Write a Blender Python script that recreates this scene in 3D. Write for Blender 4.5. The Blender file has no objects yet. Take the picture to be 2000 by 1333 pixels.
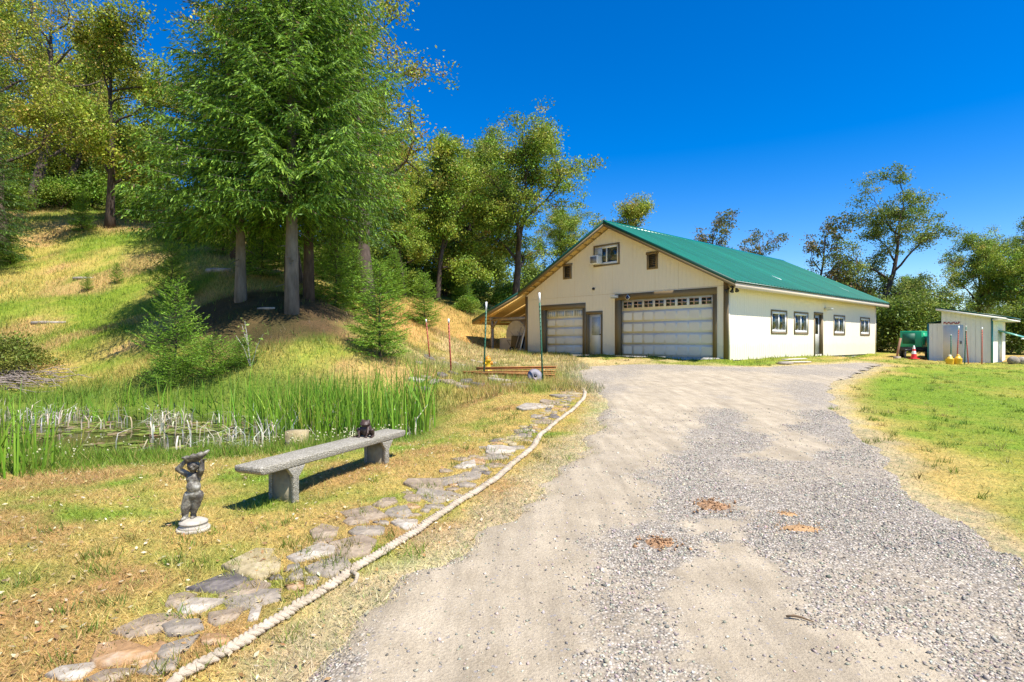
import bpy, bmesh, math, random
import numpy as np
from mathutils import Vector, Matrix

S = bpy.context.scene
COL = S.collection
PI = math.pi

# ------------------------------------------------------------------ camera, sky, sun, exposure
CAM_H, FPX = 1.55, 1130.0                       # eye height; focal length in pixels of a 2000 px wide frame
cd = bpy.data.cameras.new('camera'); cam = bpy.data.objects.new('camera', cd); COL.objects.link(cam)
cam.location = (0, 0, CAM_H); cam.rotation_euler = (PI/2, 0, 0)
cd.sensor_width = 36; cd.lens = FPX/2000*36; cd.clip_start = 0.05; cd.clip_end = 3000
S.camera = cam

SUN_EL = math.radians(60)
SUN_AZ = math.atan2(0.80, -0.60)                # clockwise from +Y
to_sun = Vector((math.sin(SUN_AZ)*math.cos(SUN_EL), math.cos(SUN_AZ)*math.cos(SUN_EL), math.sin(SUN_EL)))
W = bpy.data.worlds.new('World'); S.world = W; W.use_nodes = True
nt = W.node_tree; nt.nodes.clear()
sky = nt.nodes.new('ShaderNodeTexSky'); sky.sky_type = 'NISHITA'; sky.sun_disc = False
sky.sun_elevation = SUN_EL; sky.sun_rotation = SUN_AZ
sky.altitude = 900; sky.air_density = 1.0; sky.dust_density = 0.3; sky.ozone_density = 3.0
hs = nt.nodes.new('ShaderNodeHueSaturation'); hs.inputs['Saturation'].default_value = 1.5; hs.inputs['Hue'].default_value = 0.511; hs.inputs['Value'].default_value = 1.0
bg = nt.nodes.new('ShaderNodeBackground'); bg.inputs['Strength'].default_value = 0.12
ow = nt.nodes.new('ShaderNodeOutputWorld')
nt.links.new(sky.outputs[0], hs.inputs['Color']); nt.links.new(hs.outputs[0], bg.inputs[0]); nt.links.new(bg.outputs[0], ow.inputs[0])
sl = bpy.data.lights.new('sun', 'SUN'); sl.energy = 5.0; sl.angle = math.radians(0.5); sl.color = (1.0, 0.95, 0.86)
so = bpy.data.objects.new('sun', sl); COL.objects.link(so); so.rotation_euler = (-to_sun).to_track_quat('-Z', 'Y').to_euler()
so.location = (20, -20, 40)
S.view_settings.view_transform = 'Standard'; S.view_settings.look = 'None'
S.view_settings.exposure = 0.76; S.view_settings.gamma = 1.0; S.view_settings.use_curve_mapping = False
S.render.engine = 'CYCLES'
S.cycles.use_denoising = True; S.cycles.denoiser = 'OPENIMAGEDENOISE'; S.cycles.denoising_input_passes = 'RGB_ALBEDO_NORMAL'; S.cycles.denoising_prefilter = 'NONE'
S.cycles.max_bounces = 6; S.cycles.diffuse_bounces = 3; S.cycles.glossy_bounces = 2; S.cycles.transmission_bounces = 3
S.cycles.sample_clamp_indirect = 6.0

# ------------------------------------------------------------------ numeric helpers
def hash2(ix, iy, seed):
    h = (ix.astype(np.int64)*374761393 + iy.astype(np.int64)*668265263 + seed*974634777) & 0xffffffff
    h = ((h ^ (h >> 13))*1274126177) & 0xffffffff
    h = h ^ (h >> 16)
    return (h & 0xffffff)/float(0xffffff)
def vnoise(x, y, scale, seed=0):
    x = np.asarray(x, float)/scale; y = np.asarray(y, float)/scale
    ix = np.floor(x); iy = np.floor(y); fx = x-ix; fy = y-iy
    fx = fx*fx*(3-2*fx); fy = fy*fy*(3-2*fy)
    a = hash2(ix, iy, seed); b = hash2(ix+1, iy, seed); c = hash2(ix, iy+1, seed); d = hash2(ix+1, iy+1, seed)
    return (a*(1-fx)+b*fx)*(1-fy) + (c*(1-fx)+d*fx)*fy
def fbm(x, y, scale, seed=0, o=3):
    s = 0; a = 1; t = 0
    for i in range(o):
        s = s + a*vnoise(x, y, scale/2**i, seed+i*17); t += a; a *= 0.55
    return s/t
def sstep(a, b, x):
    t = np.clip((np.asarray(x, float)-a)/(b-a), 0, 1); return t*t*(3-2*t)
def lerp3(a, b, t):
    return np.asarray(a)*(1-t[:, None]) + np.asarray(b)*t[:, None]
def seg_dist(x, y, pts):
    """distance of many points to a polyline"""
    best = np.full(np.shape(x), 1e9)
    for (x0, y0), (x1, y1) in zip(pts[:-1], pts[1:]):
        dx, dy = x1-x0, y1-y0; L = dx*dx+dy*dy+1e-12
        t = np.clip(((x-x0)*dx+(y-y0)*dy)/L, 0, 1)
        best = np.minimum(best, np.hypot(x-x0-t*dx, y-y0-t*dy))
    return best
def poly_sd(x, y, poly):
    """signed distance to a closed polygon, negative inside"""
    d = seg_dist(x, y, list(poly)+[poly[0]])
    ins = np.zeros(np.shape(x), bool)
    n = len(poly)
    for i in range(n):
        x0, y0 = poly[i]; x1, y1 = poly[(i+1) % n]
        c = ((y0 > y) != (y1 > y))
        ins ^= c & (x < (x1-x0)*(y-y0)/((y1-y0) if abs(y1-y0) > 1e-9 else 1e-9)+x0)
    return np.where(ins, -d, d)

def at(px, py, d):                               # photo pixel + distance -> point of the place
    return ((px-1000)/FPX*d, d, CAM_H-(py-666.5)/FPX*d)

# ------------------------------------------------------------------ terrain as a smooth surface through surveyed points
POND = [(-14, 8.7), (-9, 8.4), (-6, 8.9), (-3.8, 9.1), (-2.1, 9.6), (-1.6, 11), (-2.0, 12.4), (-4, 13.0), (-7, 13.5), (-10, 14.2), (-13, 14.8), (-18, 14), (-19, 10)]
WATER_Z = -0.30
C = [(0,-10,-.3),(0,0,-.03),(-6,0,-.05),(6,0,-.05),(0,3,.03),(-3,3,.02),(4,3,.0),(0,6,.12),(4,6,.09),(-2.2,5.5,.1),(1,10,.24),(5,10,.2),(10,8,.05),
     (1,15,.4),(6,15,.35),(12,15,.22),(18,18,.25),(1.5,20,.55),(7,20,.58),(8.9,23.4,.70),(13,21,.5),(4.8,27.2,.80),(.8,31.5,.86),(-2,34,.9),(16,29,.70),
     (23,36.5,.74),(22.4,31,.51),(24.2,29,.44),(28,27,.4),(30,15,.0),(30,0,-.3),(10,33,.8),(6,38,.85),
     (-1.2,8.0,.17),(-3,7.6,.08),(-5,6.4,.02),(-7,5.4,.0),(-12,5,-.05),(-.7,11,.26),(-.6,13,.33),(-2.0,15.0,.30),(-.8,17,.46),(-1.5,20,.58),(-3,24,.75),
     (-10,11,-.22),(-5,11,-.22)]
C += [(x, y, -.18) for x, y in POND]
for p in [(0,700,19),(0,600,24),(0,500,30),(0,400,37),(0,350,50),(130,700,18.6),(130,600,23.5),(130,480,31),(130,400,44),
          (250,700,18.2),(250,620,22.5),(250,500,29),(250,445,34),(250,410,45),(380,690,16.6),(400,640,18.6),(450,590,20.4),(450,525,26),(450,485,34),(450,450,48),
          (520,690,15.6),(620,690,15.7),(560,608,19),(620,600,20.2),(620,560,26),(620,530,34),(620,505,48),(720,692,16.5),(740,650,20.5),(740,610,28),(740,575,40),
          (800,700,20),(830,690,25),(850,645,32),(870,605,38),(880,575,50),(960,689,33.5),(960,655,38),(960,612,45),(960,585,55),
          (1100,640,50),(1200,635,62),(1500,660,62),(1750,686,46),(1900,690,44),(1985,690,40)]:
    C.append(at(*p))
C += [(-150,60,42),(-120,150,36),(-60,220,16),(0,260,6),(90,260,0),(220,200,-8),(220,60,-10),(150,0,-6),(60,-40,-2),(0,-80,-3),(-70,-40,2),(-120,0,14),(-60,10,3),(-40,16,4),
      (60,90,2),(90,60,-1)]
C = np.array(C, float)
def _phi(r2):
    return np.where(r2 > 1e-12, 0.5*r2*np.log(np.maximum(r2, 1e-12)), 0)
_n = len(C)
_K = _phi((C[:, None, 0]-C[None, :, 0])**2+(C[:, None, 1]-C[None, :, 1])**2)+np.eye(_n)*0.6
_A = np.zeros((_n+3, _n+3)); _A[:_n, :_n] = _K; _A[:_n, _n] = 1; _A[:_n, _n+1:] = C[:, :2]; _A[_n:, :_n] = _A[:_n, _n:].T
_w = np.linalg.solve(_A, np.concatenate([C[:, 2], np.zeros(3)]))
def tps(x, y):
    x = np.asarray(x, float); y = np.asarray(y, float); sh = x.shape; x = x.ravel(); y = y.ravel()
    out = np.empty(len(x))
    for i in range(0, len(x), 20000):
        a = x[i:i+20000]; b = y[i:i+20000]
        out[i:i+20000] = _phi((a[:, None]-C[None, :, 0])**2+(b[:, None]-C[None, :, 1])**2) @ _w[:_n] + _w[_n]+_w[_n+1]*a+_w[_n+2]*b
    return out.reshape(sh)
def hit0(px, py, zf):
    d = np.geomspace(1.2, 140, 1600)
    x = (px-1000)/FPX*d; z = CAM_H-(py-666.5)/FPX*d
    g = zf(x, d); k = np.argmax(z < g)
    if k == 0: k = len(d)-1
    a, b = z[k-1]-g[k-1], z[k]-g[k]; t = a/(a-b+1e-12)
    dd = d[k-1]+(d[k]-d[k-1])*t
    return float((px-1000)/FPX*dd), float(dd)
# the driveway outline, surveyed on the smooth terrain
DRIVE_PX = [(560,1420),(570,1333),(640,1262),(728,1185),(858,1082),(985,995),(1085,925),(1140,868),(1172,812),(1178,776),(1140,752),(1120,735),(1150,716),(1250,712),(1400,716),(1500,717),(1600,712),(1690,708),(1730,713),
            (1690,726),(1640,745),(1625,765),(1640,800),(1680,850),(1745,915),(1830,985),(1930,1075),(2010,1160),(2150,1300),(2300,1420)]
DRIVE = [hit0(a, b, tps) for a, b in DRIVE_PX]
DRIVE = [(-1.2, 0.2), (-1.3, 1.6)] + DRIVE[1:-1] + [(3.4, 1.8), (3.6, 0.2)]
def drive_sd(x, y):
    return poly_sd(x, y, DRIVE) + (fbm(x, y, 0.9, 5)-.5)*.5 + (vnoise(x, y, .17, 8)-.5)*.12
def gz(x, y):
    """height of the ground sheet"""
    x = np.asarray(x, float); y = np.asarray(y, float)
    z = tps(x, y)
    sd = poly_sd(x, y, POND)
    z = z-0.55*sstep(0.3, -1.2, sd)
    off = sstep(0.0, 1.0, poly_sd(x, y, DRIVE))
    far = sstep(10, 26, y)
    z = z+off*((fbm(x, y, 1.1, 3)-.5)*(.06+.22*far)+(vnoise(x, y, .22, 4)-.5)*.03)
    return z
def g1(x, y):
    return float(gz(np.array([x]), np.array([y]))[0])
def hit(px, py):
    x, y = hit0(px, py, gz); return x, y, g1(x, y)

# ------------------------------------------------------------------ object helpers
def link(o, parent=None):
    COL.objects.link(o)
    if parent is not None: o.parent = parent
    return o
def tag(o, label, cat, group=None):
    o['label'] = label; o['category'] = cat
    if group: o['group'] = group
    return o
def kind(o, k, label=None):
    o['kind'] = k
    if label: o['label'] = label
    return o
def thing(name, label, cat, loc=(0, 0, 0), rz=0.0, group=None):
    o = bpy.data.objects.new(name, None); link(o); o.empty_display_size = 0.2
    o.location = loc; o.rotation_euler = (0, 0, rz)
    return tag(o, label, cat, group)
def copy_tree(o, parent=None):
    c = o.copy(); COL.objects.link(c); c.parent = parent
    for ch in list(o.children): copy_tree(ch, c)
    return c
class MB:
    """collects polygons with numpy and builds one mesh"""
    def __init__(s): s.V = []; s.F = {3: [], 4: []}; s.N = []; s.c = []; s.n = 0
    def add(s, V, F, col=None):
        V = np.asarray(V, float).reshape(-1, 3); F = np.asarray(F, np.int64)
        if F.ndim == 2: s.F[F.shape[1]].append(F+s.n)
        else:
            for f in F: s.N.append([i+s.n for i in f])
        s.V.append(V); s.n += len(V)
        s.c.append(np.tile(np.array(col if col is not None else (1, 1, 1), float), (len(V), 1)) if col is None or np.ndim(col) == 1 else np.asarray(col, float))
        return s
    def ngon(s, V, fs, col=None):
        s.V.append(np.asarray(V, float).reshape(-1, 3))
        for f in fs: s.N.append([i+s.n for i in f])
        k = len(s.V[-1]); s.n += k
        s.c.append(np.tile(np.array(col if col is not None else (1, 1, 1), float), (k, 1)))
        return s
    def box(s, x0, x1, y0, y1, z0, z1, col=None):
        V = [(x, y, z) for z in (z0, z1) for y in (y0, y1) for x in (x0, x1)]
        return s.add(V, [(0, 2, 3, 1), (4, 5, 7, 6), (0, 1, 5, 4), (2, 6, 7, 3), (0, 4, 6, 2), (1, 3, 7, 5)], col)
    def prism(s, poly, axis, a, b, col=None):
        """extrude a 2D polygon along axis ('x','y','z') from a to b"""
        def p3(u, v, w): return {'x': (w, u, v), 'y': (u, w, v), 'z': (u, v, w)}[axis]
        n = len(poly); V = [p3(u, v, a) for u, v in poly]+[p3(u, v, b) for u, v in poly]
        fs = [list(range(n))[::-1], list(range(n, 2*n))]+[[i, (i+1) % n, n+(i+1) % n, n+i] for i in range(n)]
        return s.ngon(V, fs, col)
    def tube(s, P, R, sides=6, col=None, cap=True):
        P = np.asarray(P, float); R = np.broadcast_to(np.asarray(R, float), (len(P),))
        T = np.gradient(P, axis=0); T /= np.linalg.norm(T, axis=1)[:, None]+1e-12
        ref = np.where(np.abs(T[:, 2:3]) > .9, np.array([[1., 0, 0]]), np.array([[0, 0, 1.]]))
        if np.abs(T[0, 2]) > .7: ref = np.tile(np.array([[1., 0.05, 0]]), (len(P), 1))
        A = np.cross(T, ref); A /= np.linalg.norm(A, axis=1)[:, None]+1e-12; B = np.cross(T, A)
        th = np.arange(sides)/sides*2*PI
        V = P[:, None]+R[:, None, None]*(np.cos(th)[None, :, None]*A[:, None]+np.sin(th)[None, :, None]*B[:, None])
        n = len(P); i = np.arange(n-1)[:, None]*sides; j = np.arange(sides)[None]; k = (j+1) % sides
        F = np.stack([i+j, i+k, i+sides+k, i+sides+j], -1).reshape(-1, 4)
        s.add(V.reshape(-1, 3), F, col)
        if cap:
            b = s.n-n*sides
            s.N.append([b+q for q in range(sides)][::-1]); s.N.append([b+(n-1)*sides+q for q in range(sides)])
        return s
    def lathe(s, prof, sides=20, col=None, center=(0, 0, 0)):
        P = np.array([(0, 0, z) for r, z in prof]); th = np.arange(sides)/sides*2*PI
        V = np.array([[(r*math.cos(t)+center[0], r*math.sin(t)+center[1], z+center[2]) for t in th] for r, z in prof]).reshape(-1, 3)
        n = len(prof); i = np.arange(n-1)[:, None]*sides; j = np.arange(sides)[None]; k = (j+1) % sides
        return s.add(V, np.stack([i+j, i+k, i+sides+k, i+sides+j], -1).reshape(-1, 4), col)
    def build(s, name, mat, parent=None, smooth=False, bevel=0.0):
        V = np.concatenate(s.V); me = bpy.data.meshes.new(name)
        q = np.concatenate(s.F[4]) if s.F[4] else np.zeros((0, 4), np.int64)
        t = np.concatenate(s.F[3]) if s.F[3] else np.zeros((0, 3), np.int64)
        idx = np.concatenate([q.ravel(), t.ravel(), np.array([i for f in s.N for i in f], np.int64)])
        tot = np.concatenate([np.full(len(q), 4), np.full(len(t), 3), np.array([len(f) for f in s.N], np.int64)]).astype(np.int32)
        st = np.concatenate([[0], np.cumsum(tot)[:-1]]).astype(np.int32)
        me.vertices.add(len(V)); me.vertices.foreach_set('co', V.astype(np.float32).ravel())
        me.loops.add(len(idx)); me.loops.foreach_set('vertex_index', idx.astype(np.int32))
        me.polygons.add(len(tot)); me.polygons.foreach_set('loop_start', st); me.polygons.foreach_set('loop_total', tot)
        if smooth: me.polygons.foreach_set('use_smooth', np.ones(len(tot), bool))
        me.update(calc_edges=True)
        c = np.concatenate(s.c); at_ = me.attributes.new('col', 'FLOAT_COLOR', 'POINT')
        at_.data.foreach_set('color', np.concatenate([c, np.ones((len(c), 1))], 1).astype(np.float32).ravel())
        if mat: me.materials.append(mat)
        o = bpy.data.objects.new(name, me); link(o, parent)
        if bevel:
            m = o.modifiers.new('edge', 'BEVEL'); m.width = bevel; m.segments = 2; m.limit_method = 'ANGLE'
        return o
def boxo(name, mat, parent, *d, bevel=0.0, col=None):
    return MB().box(*d, col=col).build(name, mat, parent, bevel=bevel)

# ------------------------------------------------------------------ materials
def _new(name):
    m = bpy.data.materials.new(name); m.use_nodes = True; t = m.node_tree
    b = t.nodes['Principled BSDF']
    return m, t, b
def N(t, typ, **kw):
    n = t.nodes.new(typ)
    for k, v in kw.items():
        if k in n.inputs: n.inputs[k].default_value = v
        else: setattr(n, k, v)
    return n
def ramp(t, fac, stops):
    r = t.nodes.new('ShaderNodeValToRGB'); e = r.color_ramp.elements
    while len(e) < len(stops): e.new(0.5)
    for el, (p, c) in zip(e, stops): el.position = p; el.color = (*c, 1)
    t.links.new(fac, r.inputs[0]); return r.outputs[0]
def mix(t, fac, a, b, mode='MIX'):
    m = t.nodes.new('ShaderNodeMix'); m.data_type = 'RGBA'; m.blend_type = mode
    for i, v in ((0, fac), (6, a), (7, b)):
        if hasattr(v, 'is_output'): t.links.new(v, m.inputs[i])
        elif i == 0: m.inputs[0].default_value = v
        else: m.inputs[i].default_value = (*v, 1)
    return m.outputs[2]
def coords(t, mode='Object'):
    return t.nodes.new('ShaderNodeTexCoord').outputs[mode]
def noise(t, co, scale, detail=4.0, rough=0.55):
    n = N(t, 'ShaderNodeTexNoise', Scale=scale, Detail=detail, Roughness=rough); t.links.new(co, n.inputs['Vector']); return n.outputs[0]
def worldpos(t):
    return t.nodes.new('ShaderNodeNewGeometry').outputs['Position']
def bump(t, b, h, strength=0.3, dist=0.01):
    n = N(t, 'ShaderNodeBump', Strength=strength, Distance=dist); t.links.new(h, n.inputs['Height']); t.links.new(n.outputs[0], b.inputs['Normal'])
def pmat(name, col, rough=0.6, var=0.15, scale=6.0, bstr=0.0, bscale=None, metal=0.0, spec=0.5, dirt=None, dirt_amt=0.3):
    m, t, b = _new(name); co = coords(t)
    n = noise(t, co, scale, 5)
    lo = tuple(c*(1-var) for c in col); hi = tuple(min(1, c*(1+var)) for c in col)
    c = ramp(t, n, [(0.3, lo), (0.7, hi)])
    if dirt:
        d = ramp(t, noise(t, co, scale*.37+.3, 6, .7), [(0.5, (0, 0, 0)), (0.75, (dirt_amt,)*3)])
        c = mix(t, d, c, dirt)
    t.links.new(c, b.inputs['Base Color']); b.inputs['Roughness'].default_value = rough; b.inputs['Metallic'].default_value = metal
    b.inputs['Specular IOR Level'].default_value = spec
    if bstr: bump(t, b, noise(t, co, bscale or scale*4, 6), bstr)
    return m
def leafmat(name, trans=0.35, gain=1.0):
    m = bpy.data.materials.new(name); m.use_nodes = True; t = m.node_tree; t.nodes.clear()
    a = N(t, 'ShaderNodeAttribute', attribute_name='col'); out = t.nodes.new('ShaderNodeOutputMaterial')
    b = t.nodes.new('ShaderNodeBsdfPrincipled'); b.inputs['Roughness'].default_value = 0.55; b.inputs['Specular IOR Level'].default_value = 0.3
    tr = t.nodes.new('ShaderNodeBsdfTranslucent'); mx = t.nodes.new('ShaderNodeMixShader'); mx.inputs[0].default_value = trans
    wc = mix(t, 0.12, a.outputs['Color'], (0.25*gain, 0.30*gain, 0.02), 'MIX')
    t.links.new(a.outputs['Color'], b.inputs['Base Color']); t.links.new(wc, tr.inputs['Color'])
    t.links.new(b.outputs[0], mx.inputs[1]); t.links.new(tr.outputs[0], mx.inputs[2]); t.links.new(mx.outputs[0], out.inputs[0])
    return m
LEAF = leafmat('leaf_green', .30); BLADE = leafmat('grass_blade', 0.3)
def barkmat(name, c1, c2, sc=8):
    m, t, b = _new(name); co = coords(t); mp = N(t, 'ShaderNodeMapping'); mp.inputs['Scale'].default_value = (1, 1, .25); t.links.new(co, mp.inputs[0])
    n = noise(t, mp.outputs[0], sc, 6, .65); c = ramp(t, n, [(.3, c1), (.7, c2)]); t.links.new(c, b.inputs['Base Color'])
    b.inputs['Roughness'].default_value = .9; bump(t, b, n, .7, .03); return m
BARK_OAK = barkmat('oak_bark', (.035, .022, .016), (.12, .085, .065)); BARK_CON = barkmat('conifer_bark', (.10, .085, .07), (.26, .22, .19), 6)
BARK_GREY = barkmat('pale_dead_wood', (.35, .32, .28), (.62, .58, .52))

# ------------------------------------------------------------------ ground colours (what grows or lies there)
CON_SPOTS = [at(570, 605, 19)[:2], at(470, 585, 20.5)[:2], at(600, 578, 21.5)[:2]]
STRAW = np.array((.52, .38, .13)); LAWN = np.array((.18, .26, .03)); LUSH = np.array((.10, .20, .02)); DIRT = np.array((.34, .26, .16))
DUFF = np.array((.055, .036, .024)); DRY = np.array((.50, .29, .11)); HILLG = np.array((.19, .26, .03))
_gl = [(0.787, 32.8), (8.934, 23.87)]; _rw = [(8.934, 23.87), (23.25, 36.97)]
def ground_col(x, y):
    n1 = fbm(x, y, 2.2, 21, 4); n2 = fbm(x, y, .5, 33, 3); n3 = fbm(x, y, 5.5, 44, 3)
    c = lerp3(STRAW, LAWN, sstep(.46, .74, .55*n1+.45*n2))
    rb = .8*sstep(.5, .68, fbm(x, y, .9, 39, 3)); c = c*(1-rb[:, None])+np.array((.42, .255, .11))*rb[:, None]
    # right-hand lawn is greener, straw-coloured next to the gravel
    dsd = poly_sd(x, y, DRIVE)
    right = sstep(-.5, .5, x-(2.6+.12*y))*sstep(25, 20, y-.25*x)
    cr = lerp3(np.array((.37, .35, .07)), np.array((.185, .275, .03)), sstep(.33, .56, n1*.45+n3*.3+n2*.25))
    cr = lerp3(np.array((.50, .37, .13)), cr, sstep(.1, 1.1, dsd+(n1-.5)*1.6))
    c = c*(1-right[:, None])+cr*right[:, None]
    # hillside
    hill = sstep(13.5, 16, y)*sstep(-.5, -2.5, x-.02*y)
    n4 = fbm(x, y, 1.0, 57, 3); ch = lerp3(np.array((.44, .35, .10)), HILLG, sstep(.37, .58, n3*.3+n1*.4+n4*.3)); ch = lerp3(ch, np.array((.50, .30, .14)), .7*sstep(.56, .66, fbm(x, y, 2.6, 58, 3))) if False else ch+(np.array((.50, .31, .15))-ch)*(.7*sstep(.53, .66, fbm(x, y, 2.0, 58, 3)))[:, None]
    dry = sstep(-8.5, -6, x)*sstep(23, 27, y)*sstep(45, 39, y); ch = lerp3(ch, DRY*.98, dry*.85) if False else ch*(1-(dry*.8)[:, None])+DRY*(dry*.8)[:, None]
    c = c*(1-hill[:, None])+ch*hill[:, None]
    # worn yard in front of the workshop, and the green strips along its walls
    yard = sstep(16, 19, y)*sstep(-5, -3, x)*sstep(9, 7, x)*(1-sstep(.5, 4, y-25-(4-x)*.9))
    c = c*(1-(.75*yard)[:, None])+lerp3(np.array((.50, .40, .22)), np.array((.27, .27, .06)), sstep(.45, .62, n1))*(.75*yard)[:, None]
    strip = np.maximum(sstep(1.5, .6, seg_dist(x, y, _gl)+(n1-.5)), sstep(1.3, .5, seg_dist(x, y, _rw)+(n1-.5)))
    c = c*(1-(strip*.85)[:, None])+np.array((.19, .25, .025))*(strip*.85)[:, None]
    # needle litter under the conifers, running down the bank
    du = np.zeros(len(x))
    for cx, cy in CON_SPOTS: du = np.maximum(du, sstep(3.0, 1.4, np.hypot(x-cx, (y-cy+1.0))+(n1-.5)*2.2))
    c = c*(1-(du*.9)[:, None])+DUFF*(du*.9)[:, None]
    # woodland floor further up
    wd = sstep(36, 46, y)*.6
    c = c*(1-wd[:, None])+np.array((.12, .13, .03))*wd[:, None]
    # wet rim and bed of the pond
    sd = poly_sd(x, y, POND)
    rim = sstep(2.4, .8, sd+(n1-.5)*1.6)*sstep(-.6, -2.2, x)
    c = c*(1-rim[:, None])+lerp3(LUSH, np.array((.17, .20, .04)), n2)*rim[:, None]
    bed = sstep(.1, -.4, sd)
    c = c*(1-bed[:, None])+np.array((.05, .05, .02))*bed[:, None]
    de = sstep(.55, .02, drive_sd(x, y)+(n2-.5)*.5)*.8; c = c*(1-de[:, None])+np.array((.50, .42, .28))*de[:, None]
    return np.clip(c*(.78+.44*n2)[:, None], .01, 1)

def spaced(lo, c0, c1, hi, step, grow):
    mid = list(np.arange(c0, c1+1e-6, step)); a = []; s = step; v = c0
    while v > lo: s = min(s*grow, 12); v -= s; a.append(v)
    b = []; s = step; v = mid[-1]
    while v < hi: s = min(s*grow, 12); v += s; b.append(v)
    return np.array(a[::-1]+mid+b)
def gridfaces(nx, ny):
    j, i = np.meshgrid(np.arange(ny-1), np.arange(nx-1), indexing='ij'); k = j*nx+i
    return np.stack([k, k+1, k+nx+1, k+nx], -1).reshape(-1, 4)

# ---- ground sheet
xs = spaced(-240, -7.5, 5.5, 240, .09, 1.045); ys = spaced(-60, 1.6, 9.0, 330, .075, 1.022)
X, Y = np.meshgrid(xs, ys); X = X.ravel(); Y = Y.ravel()
Z = gz(X, Y)-.05*sstep(.1, -.35, drive_sd(X, Y))
def groundmat():
    m, t, b = _new('meadow_ground'); co = worldpos(t); a = N(t, 'ShaderNodeAttribute', attribute_name='col')
    f1 = noise(t, co, 38, 5, .7); f2 = noise(t, co, 9, 5, .65)
    k = ramp(t, f1, [(.28, (.42, .40, .36)), (.5, (.95, .95, .95)), (.74, (1.5, 1.45, 1.3))])
    c = mix(t, 1.0, a.outputs['Color'], k, 'MULTIPLY')
    k2 = ramp(t, f2, [(.35, (.72, .80, .70)), (.65, (1.22, 1.12, 1.0))])
    c = mix(t, 1.0, c, k2, 'MULTIPLY')
    v = N(t, 'ShaderNodeTexVoronoi', Scale=70.0); v.inputs['Randomness'].default_value = 1; t.links.new(co, v.inputs['Vector'])
    fl = ramp(t, v.outputs['Distance'], [(.10, (1, 1, 1)), (.17, (0, 0, 0))]); sel = ramp(t, noise(t, co, 5, 3), [(.5, (0, 0, 0)), (.6, (.5, .5, .5))])
    c = mix(t, mix(t, 1.0, fl, sel, 'MULTIPLY'), c, (.55, .42, .22))
    t.links.new(c, b.inputs['Base Color']); b.inputs['Roughness'].default_value = .95; b.inputs['Specular IOR Level'].default_value = .1
    bump(t, b, f1, .9, .03); return m
ground = MB().add(np.stack([X, Y, Z], 1), gridfaces(len(xs), len(ys)), ground_col(X, Y)).build('ground', groundmat(), smooth=True)
kind(ground, 'structure', 'grassy hillside and dry mown lawn around the gravel drive')

# ---- gravel driveway: tan wheel-worn sand with bands of loose grey gravel
def strokes(defs):
    return [([hit0(a, b, tps) for a, b in p], r0, r1) for p, r0, r1 in defs]
SAND = strokes([([(800, 1420), (880, 1260), (985, 1120), (1100, 980), (1195, 880), (1280, 800)], .55, 1.0), ([(1280, 800), (1340, 755), (1420, 735)], 1.0, 2.4),
                ([(1470, 1420), (1450, 1250), (1430, 1120), (1455, 1000)], .42, .30), ([(1560, 900), (1520, 850), (1480, 800), (1470, 760)], .35, .9),
                ([(1890, 1390), (1780, 1260)], .16, .1), ([(1540, 1420), (1420, 1180)], .3, .3)])
def gravel_mask(x, y):
    m = np.ones(len(x)); w = (fbm(x, y, .7, 61, 4)-.5)*1.1+(vnoise(x, y, .13, 66)-.5)*.3
    for pts, r0, r1 in SAND:
        r = r0
        L = len(pts)-1
        for i in range(L):
            rr = r0+(r1-r0)*(i+.5)/L
            d = seg_dist(x, y, pts[i:i+2])
            m = np.minimum(m, sstep(rr*.25, rr*1.2, d+w))
    return m*(1-.35*sstep(9, 14, y))*(.55+.45*sstep(.3, .6, fbm(x, y, 1.6, 67, 3)))
def dz(x, y, sd=None):
    sd = drive_sd(x, y) if sd is None else sd
    return tps(x, y)+.015+(fbm(x, y, .35, 71, 3)-.5)*.022-.045*sstep(-.22, .10, sd)
xs2 = spaced(-4, -1.4, 4.0, 24, .055, 1.02); ys2 = spaced(.4, 1.9, 7.0, 38, .05, 1.018)
X2, Y2 = np.meshgrid(xs2, ys2); X2 = X2.ravel(); Y2 = Y2.ravel(); sd2 = drive_sd(X2, Y2)
F2 = gridfaces(len(xs2), len(ys2)); F2 = F2[(sd2[F2] < .12).all(1)]
used = np.unique(F2); remap = np.zeros(len(X2), np.int64); remap[used] = np.arange(len(used)); F2 = remap[F2]
X2 = X2[used]; Y2 = Y2[used]; sd2 = sd2[used]
gm = gravel_mask(X2, Y2); edge = sstep(-.5, .1, sd2)
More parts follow.
